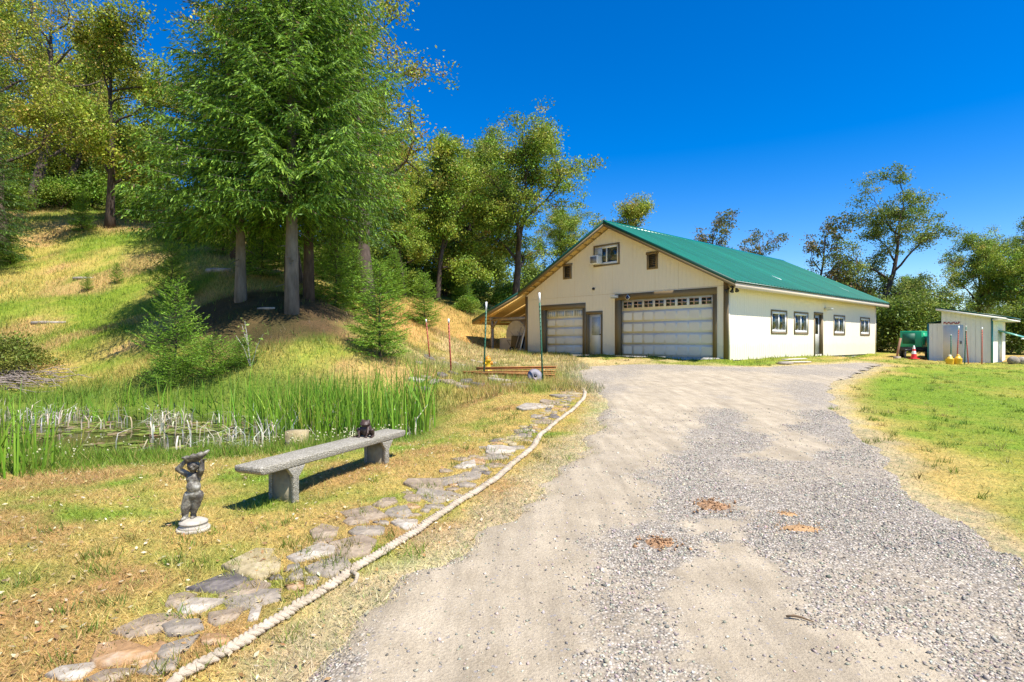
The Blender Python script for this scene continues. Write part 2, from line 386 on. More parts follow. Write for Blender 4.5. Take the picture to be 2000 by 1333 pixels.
def drivemat():
    m, t, b = _new('gravel_and_sand'); co = worldpos(t); a = N(t, 'ShaderNodeAttribute', attribute_name='col'); sep = t.nodes.new('ShaderNodeSeparateColor'); t.links.new(a.outputs['Color'], sep.inputs[0])
    v = N(t, 'ShaderNodeTexVoronoi', Scale=52.0); t.links.new(co, v.inputs['Vector'])
    v2 = N(t, 'ShaderNodeTexVoronoi', Scale=23.0); t.links.new(co, v2.inputs['Vector'])
    hv = N(t, 'ShaderNodeSeparateColor'); t.links.new(v.outputs['Color'], hv.inputs[0])
    stone = ramp(t, hv.outputs[0], [(0, (.20, .185, .16)), (.45, (.38, .345, .295)), (.8, (.54, .49, .41)), (1, (.72, .66, .57))])
    gap = ramp(t, v.outputs['Distance'], [(.30, (1, 1, 1)), (.62, (.62, .57, .52))]); stone = mix(t, 1.0, stone, gap, 'MULTIPLY')
    n = noise(t, co, 3.2, 6, .6); n2 = noise(t, co, 60, 4, .7)
    sand = ramp(t, n, [(.3, (.38, .315, .22)), (.7, (.52, .44, .32))]); sand = mix(t, 1.0, sand, ramp(t, n2, [(.3, (.78, .77, .76)), (.7, (1.1, 1.1, 1.1))]), 'MULTIPLY')
    hv2 = N(t, 'ShaderNodeSeparateColor'); t.links.new(v2.outputs['Color'], hv2.inputs[0])
    speck = ramp(t, v2.outputs['Distance'], [(.16, (1, 1, 1)), (.22, (0, 0, 0))]); s_sel = ramp(t, hv2.outputs[1], [(.55, (0, 0, 0)), (.6, (1, 1, 1))])
    v3 = N(t, 'ShaderNodeTexVoronoi', Scale=85.0); t.links.new(co, v3.inputs['Vector']); pv = ramp(t, v3.outputs['Distance'], [(.18, (1, 1, 1)), (.30, (0, 0, 0))]); pn = ramp(t, noise(t, co, 2.1, 5, .7), [(.42, (0, 0, 0)), (.62, (.75, .75, .75))]); sand = mix(t, mix(t, 1.0, pv, pn, 'MULTIPLY'), sand, (.36, .33, .29))
    mpx = N(t, 'ShaderNodeMapping'); mpx.inputs['Scale'].default_value = (5.0, .55, 1); t.links.new(co, mpx.inputs[0]); sand = mix(t, 1.0, sand, ramp(t, noise(t, mpx.outputs[0], 1.0, 6, .7), [(.35, (.80, .79, .78)), (.65, (1.12, 1.11, 1.09))]), 'MULTIPLY')
    sand = mix(t, mix(t, 1.0, speck, s_sel, 'MULTIPLY'), sand, (.30, .27, .25))
    th = N(t, 'ShaderNodeMath', operation='ADD'); t.links.new(sep.outputs[0], th.inputs[0])
    nb = N(t, 'ShaderNodeMath', operation='MULTIPLY_ADD'); t.links.new(noise(t, co, 11, 6, .75), nb.inputs[0]); nb.inputs[1].default_value = 1.9; nb.inputs[2].default_value = -.95; t.links.new(nb.outputs[0], th.inputs[1])
    f = ramp(t, th.outputs[0], [(.25, (0, 0, 0)), (.75, (.9, .9, .9))])
    c = mix(t, f, sand, stone)
    br = ramp(t, sep.outputs[1], [(.2, (0, 0, 0)), (1, (.6, .6, .6))]); c = mix(t, br, c, (.40, .32, .18))
    t.links.new(c, b.inputs['Base Color']); b.inputs['Roughness'].default_value = .92; b.inputs['Specular IOR Level'].default_value = .2
    h = mix(t, f, n2, ramp(t, v.outputs['Distance'], [(.1, (1, 1, 1)), (.7, (0, 0, 0))])); bump(t, b, h, .75, .02)
    return m
drive = MB().add(np.stack([X2, Y2, dz(X2, Y2, sd2)], 1), F2, np.stack([gm, edge*fbm(X2, Y2, .8, 9), np.zeros(len(gm))], 1)).build('driveway', drivemat(), smooth=True)
kind(drive, 'structure', 'rutted driveway of tan sand and loose grey gravel')

# ---- pond water
def watermat():
    m, t, b = _new('pond_water'); co = worldpos(t)
    n = noise(t, co, .9, 4); t.links.new(ramp(t, n, [(.3, (.020, .022, .008)), (.7, (.05, .055, .018))]), b.inputs['Base Color'])
    b.inputs['Roughness'].default_value = .06; b.inputs['IOR'].default_value = 1.33; bump(t, b, noise(t, co, 6, 3), .06, .02); return m
wp = [(x, y) for x, y in POND]; cxp = sum(p[0] for p in wp)/len(wp); cyp = sum(p[1] for p in wp)/len(wp)
wp = [(cxp+(x-cxp)*1.02, cyp+(y-cyp)*1.03) for x, y in wp]
water = MB().ngon([(x, y, WATER_Z) for x, y in wp], [list(range(len(wp)))]).build('pond_water', watermat()); kind(water, 'structure', 'dark still pond water between the reeds')

# ------------------------------------------------------------------ building materials
def paintmat(name, col, vs=.06, splash=False):
    m, t, b = _new(name); co = coords(t); mp = N(t, 'ShaderNodeMapping'); mp.inputs['Scale'].default_value = (3, 3, .35); t.links.new(co, mp.inputs[0])
    n = noise(t, mp.outputs[0], 4, 6, .65); c = ramp(t, n, [(.3, tuple(v*(1-vs) for v in col)), (.7, tuple(min(1, v*(1+vs)) for v in col))])
    st = ramp(t, noise(t, co, 1.3, 6, .7), [(.55, (0, 0, 0)), (.85, (.12, .12, .12))]); c = mix(t, st, c, tuple(v*.7 for v in col))
    if splash:                                       # mud thrown up on the lowest boards
        sx_ = t.nodes.new('ShaderNodeSeparateXYZ'); t.links.new(co, sx_.inputs[0]); ad = N(t, 'ShaderNodeMath', operation='MULTIPLY_ADD'); t.links.new(noise(t, co, 3.5, 6, .75), ad.inputs[0]); ad.inputs[1].default_value = -.9; t.links.new(sx_.outputs[2], ad.inputs[2])
        c = mix(t, ramp(t, ad.outputs[0], [(0, (.22, .22, .22)), (.12, (0, 0, 0))]), c, (.44, .38, .31))
    t.links.new(c, b.inputs['Base Color']); b.inputs['Roughness'].default_value = .65; bump(t, b, noise(t, mp.outputs[0], 22, 5), .25, .004); return m
CREAM = paintmat('cream_paint', (.87, .785, .62), .03, splash=True); TAUPE = paintmat('taupe_trim', (.21, .15, .075)); WOODY = paintmat('yellow_pine_boards', (.72, .49, .17), .15)
FASCIA = paintmat('pale_fascia', (.80, .66, .50)); WHITE = pmat('white_vinyl', (.80, .80, .78), .4, .03); DOORW = pmat('white_door_paint', (.80, .76, .67), .5, .04, 2, dirt=(.5, .47, .4), dirt_amt=.10)
GREY_WOOD = pmat('weathered_grey_timber', (.36, .30, .23), .85, .25, 5, .3); CONC = pmat('concrete', (.40, .38, .34), .9, .2, 7, .4, 60)
DARK = pmat('dark_interior', (.02, .02, .02), .9, .1); BLACK = pmat('black_plastic', (.02, .02, .022), .45, .1)
def metalroof():
    m, t, b = _new('green_metal_roofing'); co = coords(t)
    n = noise(t, co, .8, 5, .6); c = ramp(t, n, [(.3, (.0, .105, .066)), (.7, (.002, .15, .095))]); a = N(t, 'ShaderNodeAttribute', attribute_name='col'); oi = t.nodes.new('ShaderNodeObjectInfo'); c = mix(t, 1.0, c, ramp(t, oi.outputs['Random'], [(0, (.80, .80, .80)), (1, (1.2, 1.2, 1.2))]), 'MULTIPLY'); c = mix(t, a.outputs['Fac'], c, (.16, .42, .34)); t.links.new(c, b.inputs['Base Color'])  # 'col' mixes in a pale green as painted highlight on the ribs
    b.inputs['Roughness'].default_value = .27; b.inputs['Specular IOR Level'].default_value = .5; return m
GREEN = metalroof(); GREENTRIM = pmat('dark_green_trim', (.005, .06, .04), .4, .1)
def glassmat():
    m, t, b = _new('window_glass'); co = coords(t); n = noise(t, co, 3.5, 3)
    t.links.new(ramp(t, n, [(.4, (.012, .016, .014)), (.7, (.05, .08, .05))]), b.inputs['Base Color']); b.inputs['Roughness'].default_value = .04; b.inputs['Specular IOR Level'].default_value = .8; return m
GLASS = glassmat()
CURT = pmat('pale_green_curtain', (.26, .36, .26), .8, .35, 4)
FROST = pmat('frosted_lite', (.48, .52, .54), .2, .15, 8)

# ------------------------------------------------------------------ workshop: x runs right along the front gable, y back along the side wall, z up from the slab
BW, BL = 12.07, 19.4; FLOOR = .88
BO = (0.787, 32.8, FLOOR); BROT = math.atan2(-.738, .675); ux, uy = .675, -.738; vx, vy = .738, .675
shop = thing('workshop_building', 'long cream workshop with green metal roof and two garage doors', 'building', BO, BROT)
def gx(px):                                      # along the front wall
    r = (px-1000)/FPX; return (r*BO[1]-BO[0])/(ux-r*uy)
def gzl(px, py):
    x = gx(px); d = BO[1]+uy*x; return CAM_H-(py-666.5)/FPX*d-FLOOR
def sy(px):                                      # along the side wall
    r = (px-1000)/FPX; cx, cy = BO[0]+ux*BW, BO[1]+uy*BW; return (r*cy-cx)/(vx-r*vy)
def szl(px, py):
    d = BO[1]+uy*BW+vy*sy(px); return CAM_H-(py-666.5)/FPX*d-FLOOR
RIDGE, PITCH = 6.45, .51
def roof_z(x): return RIDGE-PITCH*abs(x-BW/2)
SB = -.13                                        # lower edge of the siding
SEAM = gzl(1100, 581.5)
def siding(parent, x0, x1, zb, ztop, opens, place, zsplit=None, mat=CREAM, pw=1.22, gw=.203, gd=.006):
    """sheets of grooved plywood siding, one object a sheet; place(x, depth, z) -> point; openings are cut out"""
    px_ = list(np.arange(x0, x1-.02, pw))+[x1]
    for a, b in zip(px_[:-1], px_[1:]):
        for lo, hi in ([(None, zsplit), (zsplit, None)] if zsplit else [(None, None)]):
            br = {a+.003, b-.003}
            for k in range(1, int((b-a)/gw)+1):
                for e in (-.007, .007):
                    if a+.01 < a+k*gw+e < b-.01: br.add(a+k*gw+e)
            for ox0, ox1, oz0, oz1 in opens:
                for e in (ox0, ox1):
                    if a < e < b: br.add(e)
            if a < BW/2 < b and callable(ztop): br.add(BW/2)
            br = sorted(br); MBs = {}; allcut = all(any(o[0] < (p+q)/2 < o[1] and o[2] > (zb if lo is None else lo)+.02 for o in opens) for p, q in zip(br[:-1], br[1:]))
            for p, q in zip(br[:-1], br[1:]):
                mid = (p+q)/2; kk = (mid-a)/gw; dep = gd if abs(kk-round(kk))*gw < .007 and round(kk) > 0 else 0.0
                cut = sorted((oz0, oz1) for ox0, ox1, oz0, oz1 in opens if ox0 < mid < ox1)
                tp, tq = (ztop(p), ztop(q)) if callable(ztop) else (ztop, ztop)
                z0 = zb if lo is None else lo+.004
                segs = []; cur = z0
                for c0, c1 in cut: segs.append((cur, c0)); cur = max(cur, c1)
                segs.append((cur, None))
                for si, (s0, s1) in enumerate(segs):
                    mb = MBs.setdefault(si if allcut else 0, MB())
                    e0, e1 = (tp, tq) if s1 is None else (s1, s1)
                    if hi is not None: e0, e1 = min(e0, hi-.004), min(e1, hi-.004)
                    if min(e0, e1) <= s0+.005: 
                        if max(e0, e1) <= s0+.005: continue
                        e0, e1 = max(e0, s0+.001), max(e1, s0+.001)
                    mb.add([place(p, dep, s0), place(q, dep, s0), place(q, dep, e1), place(p, dep, e0)], [(0, 1, 2, 3)])
                    if dep:
                        mb.add([place(p, 0, s0), place(p, dep, s0), place(p, dep, e0), place(p, 0, e0)], [(0, 1, 2, 3)])
                        mb.add([place(q, dep, s0), place(q, 0, s0), place(q, 0, e1), place(q, dep, e1)], [(0, 1, 2, 3)])
            for mb in MBs.values():
                if mb.n: mb.build('siding_panel', mat, parent)
# openings on the front
G1 = (gx(1065), gx(1138.5), -.03, gzl(1100, 604.5)); DM = (gx(1149.7), gx(1174), -.03, gzl(1160, 614.3)); G2 = (gx(1212), gx(1393), -.03, gzl(1300, 581.0))
WG = (gx(1162), gx(1208), gzl(1185, 516.5), gzl(1185, 480.5)); 
V1 = (gx(1103.5), gx(1113.5), gzl(1108, 542), gzl(1108, 520)); V2 = (gx(1268), gx(1281), gzl(1274, 522), gzl(1274, 497))
front = lambda x, d, z: (x, d, z)
siding(shop, 0, BW, SB, lambda x: roof_z(x)-.17, [G1, DM, G2, WG, V1, V2], front, SEAM)
# openings on the side
def srect(a, b, t, bo):                          # pixel box of a window (outer trim)
    m = (a+b)/2; return (sy(a), sy(b), szl(m, bo), szl(m, t))
SWX = [srect(1505.3, 1536.8, 605.8, 653.2), srect(1550.3, 1578.2, 609.3, 653.6), srect(1628.2, 1649.8, 616.4, 654.1), srect(1680, 1698, 620.8, 655.9)]
# the four windows are one size: average them about their own centres
sw = float(np.mean([w[1]-w[0] for w in SWX])); print('side window width', sw); sh = np.mean([w[3]-w[2] for w in SWX]); zc = np.mean([(w[3]+w[2])/2 for w in SWX])
SWX = [((w[0]+w[1])/2-sw/2, (w[0]+w[1])/2+sw/2, zc-sh/2, zc+sh/2) for w in SWX]
SD = (sy(1591), sy(1604.5), -.02, szl(1598, 615)); SD = (SD[0]+.02, SD[0]+1.0, -.02, 2.06)
trimw = .075
side = lambda x, d, z: (BW-d, x, z)
siding(shop, 0, BL, SB, 3.10, [(a+trimw, b-trimw, c+trimw, d-trimw) for a, b, c, d in SWX]+[SD], side)
left = lambda x, d, z: (d, x, z)
siding(shop, 0, BL, SB, 3.2, [], left)
back = lambda x, d, z: (x, BL-d, z)
siding(shop, 0, BW, SB, lambda x: roof_z(x)-.17, [], back)
boxo('foundation', CONC, shop, .05, BW-.05, .05, BL-.05, -.6, -.10)
boxo('floor_slab', CONC, shop, -.02, BW-.22, -.03, .04, -.5, -.035)
# corner boards and door trims (taupe)
def trim_frame(parent, o, w, proud, mat=TAUPE, sill=True, mode='front', name='trim'):
    a, b, c, d = o
    bars = [(a-w, a, c-(w if sill else 0), d), (b, b+w, c-(w if sill else 0), d), (a-w, b+w, d, d+w)]
    if sill: bars.append((a, b, c-w, c))
    for x0, x1, z0, z1 in bars:
        if mode == 'front': boxo(name, mat, parent, x0, x1, -proud, .06, z0, z1)
        else: boxo(name, mat, parent, BW-.06, BW+proud, x0, x1, z0, z1)
for o, w in ((G1, .30), (DM, .17), (G2, .32)):
    a, b, c, d = o
    for x0, x1, z0, z1 in ((a-w, a-.0, SB if o is not DM else SB, d), (b, b+w*(.55 if o is G2 else .6), SB, d), (a-w, b+w*(.55 if o is G2 else .6), d, d+w*.9)):
        boxo('trim_board', TAUPE, shop, x0, x1, -.03 if o is not DM else -.024, .10, z0, z1)
boxo('corner_board', TAUPE, shop, BW-.20, BW+.022, -.024, .0-.001, SB-.02, 3.15); boxo('corner_board', CREAM, shop, BW+.001, BW+.024, 0, .09, SB-.02, 3.15)
boxo('corner_board', TAUPE, shop, -.022, .16, -.024, -.001, SB-.02, 3.18); boxo('corner_board', CREAM, shop, BW+.001, BW+.024, BL-.12, BL+.01, SB-.02, 3.1)
# roof: ribbed metal sheets, one object a sheet
def roof_sheet(width, run, rise, name='roof_panel'):
    prof = []
    nrib = 3; step = width/nrib
    for k in range(nrib):
        y = k*step; prof += [(y+.0, 0), (y+step*.38, 0), (y+step*.43, .05), (y+step*.57, .05), (y+step*.62, 0)]
    prof.append((width, 0)); n = len(prof); L = math.hypot(run, rise); nx, nz = rise/L, run/L
    V = [(h*nx*math.copysign(1, run), y, h*nz) for y, h in prof]+[(run+h*nx*math.copysign(1, run), y, -rise+h*nz) for y, h in prof]
    F = [(i, i+1, n+i+1, n+i) for i in range(n-1)] if run < 0 else [(i, n+i, n+i+1, i+1) for i in range(n-1)]
    rib_glint = [1.0 if h else 0.0 for y, h in prof]*2  # lighter rib tops: the glint along the ribs painted into the colour
    return MB().add(V, F, np.array(rib_glint)[:, None]*np.array((.16, .16, .16))[None])
OV, FO = .60, .60
roof = bpy.data.objects.new('roof', None); link(roof, shop); roof.empty_display_size = .2
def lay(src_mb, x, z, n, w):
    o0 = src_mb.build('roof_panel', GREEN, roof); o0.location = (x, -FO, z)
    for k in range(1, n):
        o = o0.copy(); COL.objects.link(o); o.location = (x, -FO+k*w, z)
npan = 22; wpan = (BL+2*FO)/npan; RUN = BW/2+OV
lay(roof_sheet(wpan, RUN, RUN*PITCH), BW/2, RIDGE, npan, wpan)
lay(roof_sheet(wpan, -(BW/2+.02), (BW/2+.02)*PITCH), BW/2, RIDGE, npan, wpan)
LRUN, LP = 4.1, .353; ZB = RIDGE-PITCH*BW/2
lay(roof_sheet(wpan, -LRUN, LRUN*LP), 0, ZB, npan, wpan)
# ridge cap, sheathing, fascias
MB().prism([(BW/2-.25, RIDGE-.10), (BW/2, RIDGE+.055), (BW/2+.25, RIDGE-.10), (BW/2+.25, RIDGE-.085), (BW/2, RIDGE+.075), (BW/2-.25, RIDGE-.085)], 'y', -FO-.02, BL+FO+.02, (0, 0, 0)).build('ridge_cap', GREEN, roof)
def slope_slab(name, mat, x0, z0, x1, z1, t0, t1, y0, y1, parent=roof):
    return MB().prism([(x0, z0-t0), (x1, z1-t0), (x1, z1-t1), (x0, z0-t1)], 'y', y0, y1).build(name, mat, parent)
XR = BW/2; zr = lambda x: RIDGE-PITCH*(x-XR)
for y0, y1 in ((-FO+.03, BL+FO-.03),):
    slope_slab('sheathing', WOODY, XR, RIDGE, XR+RUN-.03, zr(XR+RUN-.03), .012, .05, y0, y1)
    slope_slab('sheathing', WOODY, XR, RIDGE, 0, ZB, .012, .05, y0, y1); slope_slab('sheathing', WOODY, 0, ZB, -LRUN+.03, ZB-LP*(LRUN-.03), .012, .05, y0, y1)
for yy in (-FO-.02, BL+FO-.02):                  # rake boards with green drip trim
    for (xa, za, xb, zb_) in ((XR, RIDGE, XR+RUN, zr(XR+RUN)), (XR, RIDGE, 0, ZB), (0, ZB, -LRUN, ZB-LP*LRUN)):
        slope_slab('rake_board', TAUPE, xa, za, xb, zb_, .10, .24, yy, yy+.04); slope_slab('rake_trim', GREENTRIM, xa, za, xb, zb_, -.035, .115, yy-.012, yy+.028)
xe = XR+RUN; boxo('fascia', FASCIA, roof, xe-.05, xe-.01, -FO+.02, BL+FO-.02, zr(xe)-.27, zr(xe)-.03)
boxo('drip_edge', GREENTRIM, roof, xe-.008, xe+.03, -FO+.02, BL+FO-.02, zr(xe)-.055, zr(xe)+.004)
boxo('soffit', FASCIA, roof, BW+.03, xe-.052, .02, BL-.02, zr(xe)-.16, zr(xe)-.14)
boxo('fascia', WOODY, roof, -LRUN+.0, -LRUN+.04, -FO+.02, BL+FO-.02, ZB-LP*LRUN-.24, ZB-LP*LRUN-.06)
for k in range(13):                              # lookouts under the left rake
    t_ = (k+.35)/13; x = XR*(1-t_)
    MB().prism([(x, roof_z(x)-.055), (x-.05, roof_z(x-.05)-.055), (x-.05, roof_z(x-.05)-.14), (x, roof_z(x)-.14)], 'y', -FO+.02, -.005).build('lookout', WOODY, roof)
for k in range(11):
    t_ = (k+.5)/11; x = XR+RUN*t_*.92
    MB().prism([(x, zr(x)-.055), (x+.05, zr(x+.05)-.055), (x+.05, zr(x+.05)-.14), (x, zr(x)-.14)], 'y', -FO+.02, -.005).build('lookout', WOODY, roof)
for k in range(16):                              # lean-to rafters
    y = -.08+k*1.27
    slope_slab('rafter', WOODY, -.03, ZB-.0, -LRUN+.06, ZB-LP*(LRUN-.06), .055, .22, y, y+.05)
SKY_P = pmat('translucent_skylight', (.78, .84, .84), .35, .05)
for (p0, q0), (p1, q1) in (((1505.5, 540), (1531, 549)), ((1636, 562.5), (1659, 570.5))):   # two pale patches on the roof
    # roof plane point for a pixel
    def onroof(px, py):
        dx, dzv = (px-1000)/FPX, -(py-666.5)/FPX
        n_ = Vector((PITCH*ux, PITCH*uy, 1)); p_ = Vector((BO[0]+ux*XR, BO[1]+uy*XR, FLOOR+RIDGE)); d_ = Vector((dx, 1, dzv)); c_ = Vector((0, 0, CAM_H))
        tt = n_.dot(p_-c_)/n_.dot(d_); w_ = c_+d_*tt-Vector(BO); return w_.x*ux+w_.y*uy, w_.x*vx+w_.y*vy
    xa, ya = onroof(p0, q0); xb, yb = onroof(p1, q1)
    MB().prism([(xa, zr(xa)+.012), (xb, zr(xb)+.012), (xb, zr(xb)+.042), (xa, zr(xa)+.042)], 'y', (ya+yb)/2-.14, (ya+yb)/2+.14).build('skylight', SKY_P, roof)
# lean-to frame: posts, beam and braces
for yy in (0.05, 5.0, 10.0, 15.0, 19.2):
    boxo('post', GREY_WOOD, shop, -3.14, -3.0, yy, yy+.14, -.35, 1.92)
    MB().prism([(-3.0, 1.40), (-2.55, 1.93), (-2.65, 1.93), (-3.0, 1.53)], 'y', yy+.02, yy+.11).build('brace', GREY_WOOD, shop)
boxo('beam', GREY_WOOD, shop, -3.16, -2.98, -.1, BL+.1, 1.93, 2.12)
boxo('cross_beam', GREY_WOOD, shop, -2.97, -.02, .06, .13, 1.90, 2.06)

# ---- garage doors
def garage(o, cols, rows, lites):
    a, b, c, d = o; dep = .10
    g = bpy.data.objects.new('garage_door', None); link(g, shop); g.empty_display_size = .2
    sec = (d-c)/rows
    for r in range(rows): boxo('door_section', DOORW, g, a, b, dep, dep+.05, c+r*sec+(.0015 if r else 0), c+(r+1)*sec-.0015)
    cw = (b-a-.12)/cols; m = .09; pan = {}
    for r in range(rows):
        for k in range(cols):
            x0 = a+.06+k*cw+m*.55; x1 = a+.06+(k+1)*cw-m*.55; z0 = c+r*sec+m; z1 = c+(r+1)*sec-m
            if r == rows-1:
                if lites == 'muntin':
                    zz0, zz1 = z0+.06, z1-.02
                    w = boxo('door_lite', GLASS, g, x0+.02, x1-.02, dep-.012, dep+.01, zz0, zz1)
                    RM = lite_mat; f = MB(); t_ = .022
                    f.box(x0+.02, x1-.02, dep-.02, dep-.013, zz0-.018, zz0+.004); f.box(x0+.02, x1-.02, dep-.02, dep-.013, zz1-.004, zz1+.018)
                    f.box((x0+x1)/2-t_, (x0+x1)/2+t_, dep-.0195, dep-.0135, zz0+.004, zz1-.004); f.box(x0+.02, (x0+x1)/2-t_-.001, dep-.0195, dep-.0135, (zz0+zz1)/2-t_*.6, (zz0+zz1)/2+t_*.6); f.box((x0+x1)/2+t_+.001, x1-.02, dep-.0195, dep-.0135, (zz0+zz1)/2-t_*.6, (zz0+zz1)/2+t_*.6)
                    f.build('muntin', RM, w)
                else:
                    w = boxo('door_lite', FROST, g, x0, x1, dep-.012, dep+.01, z0+.02, z1)
                    f = MB()
                    for q in range(1, 4): xx = x0+(x1-x0)*q/4; f.box(xx-.02, xx+.02, dep-.018, dep-.0125, z0+.02, z1)
                    f.build('muntin', DOORW, w)
            else:
                e = .03; V = [(x0, dep-.001, z0), (x1, dep-.001, z0), (x1, dep-.001, z1), (x0, dep-.001, z1), (x0+e, dep-.006, z0+e), (x1-e, dep-.006, z0+e), (x1-e, dep-.006, z1-e), (x0+e, dep-.006, z1-e)]
                MB().add(V, [(4, 5, 6, 7), (0, 1, 5, 4), (1, 2, 6, 5), (2, 3, 7, 6), (3, 0, 4, 7)]).build('door_panel', DOORW, g)
    return g
lite_mat = pmat('rose_muntin', (.62, .42, .34), .5, .1)
garage(G1, 4, 5, 'frost'); g2 = garage(G2, 8, 5, 'muntin')
# ---- front person door
dr = boxo('entry_door', WHITE, shop, DM[0]+.01, DM[1]-.01, .05, .09, 0.0, DM[3]-.01)
x0, x1 = gx(1155.3), gx(1170.6); boxo('pane', FROST, dr, x0, x1, .038, .049, gzl(1163, 655), gzl(1163, 620))
MB().lathe([(.001, 0), (.03, .0), (.035, .03), (.02, .06), (.001, .065)], 10).build('door_handle', BLACK, dr).matrix_local = Matrix.Translation((DM[1]-.08, .05, 1.0)) @ Matrix.Rotation(PI/2, 4, 'X')
boxo('door_step', CONC, shop, DM[0]-.1, DM[1]+.1, -.5, -.15, -.30, -.06)
# ---- gable window with its frame, panes
def window(o, parent, mode='front', sill=True, curt=False, w=trimw):
    a, b, c, d = o
    wn = bpy.data.objects.new('window', None); link(wn, parent); wn.empty_display_size = .2
    def bx_(name, mat, x0, x1, d0, d1, z0, z1):
        return boxo(name, mat, wn, x0, x1, d0, d1, z0, z1) if mode == 'front' else boxo(name, mat, wn, BW-d1, BW-d0, x0, x1, z0, z1)
    for x0, x1, z0, z1 in ((a-w, a, c-w, d), (b, b+w, c-w, d), (a-w, b+w, d, d+w), (a, b, c-w, c)): bx_('casing', TAUPE, x0, x1, -.03, .05, z0, z1)
    f = .085
    for x0, x1, z0, z1 in ((a, a+f, c, d), (b-f, b, c, d), (a+f, b-f, d-f*1.3, d), (a+f, b-f, c, c+f*1.3)): bx_('sash', WHITE, x0, x1, -.012, .05, z0, z1)
    m_ = (a+b)/2; bx_('sash', WHITE, m_-.035, m_+.035, -.008, .05, c+f, d-f)
    for x0, x1 in ((a+f, m_-.035), (m_+.035, b-f)):
        bx_('pane', GLASS, x0, x1, .02, .03, c+f*1.2, d-f*1.2)
    return wn
window(WG, shop); 
for o in SWX: window((o[0]+trimw, o[1]-trimw, o[2]+trimw, o[3]-trimw), shop, 'side')
for o in SWX: boxo('window_backing', CURT, shop, BW-.20, BW-.15, o[0]+.1, o[1]-.1, o[2]+.1, o[3]-.1)
# ---- side door with glass, set back in its casing
for x0, x1, z0, z1 in ((SD[0]-.12, SD[0], SB, SD[3]), (SD[1], SD[1]+.12, SB, SD[3]), (SD[0]-.12, SD[1]+.12, SD[3], SD[3]+.12)): boxo('door_casing', TAUPE, shop, BW-.12, BW+.03, x0, x1, z0, z1)
d2 = boxo('side_door', WHITE, shop, BW-.16, BW-.12, SD[0], SD[1], 0, SD[3]); boxo('pane', GLASS, d2, BW-.119, BW-.112, SD[0]+.2, SD[1]-.2, 1.05, 1.9)
MB().lathe([(.001, 0), (.03, .0), (.035, .03), (.02, .06), (.001, .065)], 10).build('door_handle', BLACK, d2).matrix_local = Matrix.Translation((BW-.12, SD[0]+.09, 1.0)) @ Matrix.Rotation(PI/2, 4, 'Y')
# ---- louvred vents
for o in (V1, V2):
    a, b, c, d = o; v = boxo('vent', TAUPE, shop, a-.12, b+.12, .03, .06, c-.1, d+.1)
    for x0, x1, z0, z1 in ((a-.11, a, c-.1, d), (b, b+.11, c-.1, d), (a-.16, b+.16, d, d+.11), (a, b, c-.1, c)): boxo('vent_frame', TAUPE, v, x0, x1, -.04, .03, z0, z1)
    n_ = 7
    for k in range(n_):
        z = c+(d-c)*(k+.5)/n_; MB().prism([(.028, z+.05), (.022, z+.05), (-.022, z-.015), (-.016, z-.015)], 'x', a, b).build('louvre', BLACK, v)
# ---- wall fittings: round cap, lamps, house sign, flood lights
MB().lathe([(.001, 0), (.07, 0), (.07, .06), (.05, .09), (.001, .09)], 12).build('pipe_cap', BLACK, shop).matrix_local = Matrix.Translation((gx(1159.8), .0, gzl(1159.8, 564.7))) @ Matrix.Rotation(PI/2, 4, 'X')
LAMPM = pmat('white_lamp_housing', (.75, .75, .72), .4, .05)
def yard_lamp(x, y, z, rot):
    l = bpy.data.objects.new('wall_lamp', None); link(l, shop); l.matrix_local = Matrix.Translation((x, y, z)) @ Matrix.Rotation(rot, 4, 'Z'); l.empty_display_size = .1
    boxo('lamp_bracket', LAMPM, l, -.08, .08, -.06, 0, -.06, .06); MB().prism([(-.06, -.07), (-.06, .08), (-.36, .05), (-.36, -.02)], 'x', -.15, .15).build('lamp_head', LAMPM, l, bevel=.015)
    boxo('lamp_lens', FROST, l, -.12, .12, -.33, -.10, -.075, -.045)
yard_lamp(gx(1205), -.03, gzl(1205, 580.5), 0); yard_lamp(BW+.01, sy(1611.5), szl(1611.5, 604), PI/2)
fl_ = bpy.data.objects.new('flood_light', None); link(fl_, shop); fl_.matrix_local = Matrix.Translation((BW+.25, -.12, zr(xe)-.22)); fl_.empty_display_size = .1
boxo('mount', BLACK, fl_, -.08, .08, -.05, .05, .0, .07)
for s_, ry in ((-.14, .6), (.16, -.5), (.02, 0)):
    MB().lathe([(.001, .0), (.035, 0), (.045, -.10), (.085, -.2), (.001, -.19)], 12).build('lamp_head', BLACK, fl_).matrix_local = Matrix.Translation((s_, -.02, .0)) @ Matrix.Rotation(ry, 4, 'Y') @ Matrix.Rotation(-.5, 4, 'X')
NAVY = pmat('navy_enamel', (.012, .022, .10), .3, .1)
sg = MB(); cx_, cz_ = gx(1227), gzl(1227, 581.7); r_ = .14
hs_ = thing('diamond_sign', 'small navy blue diamond sign with white edge above large garage door', 'sign', BO, BROT)
MB().prism([(cx_-r_*1.05, cz_), (cx_, cz_-r_), (cx_+r_*1.05, cz_), (cx_, cz_+r_)], 'y', -.07, -.034).build('border', WHITE, hs_)
r_ = .112; MB().prism([(cx_-r_*1.05, cz_), (cx_, cz_-r_), (cx_+r_*1.05, cz_), (cx_, cz_+r_)], 'y', -.078, -.071).build('face', NAVY, hs_)
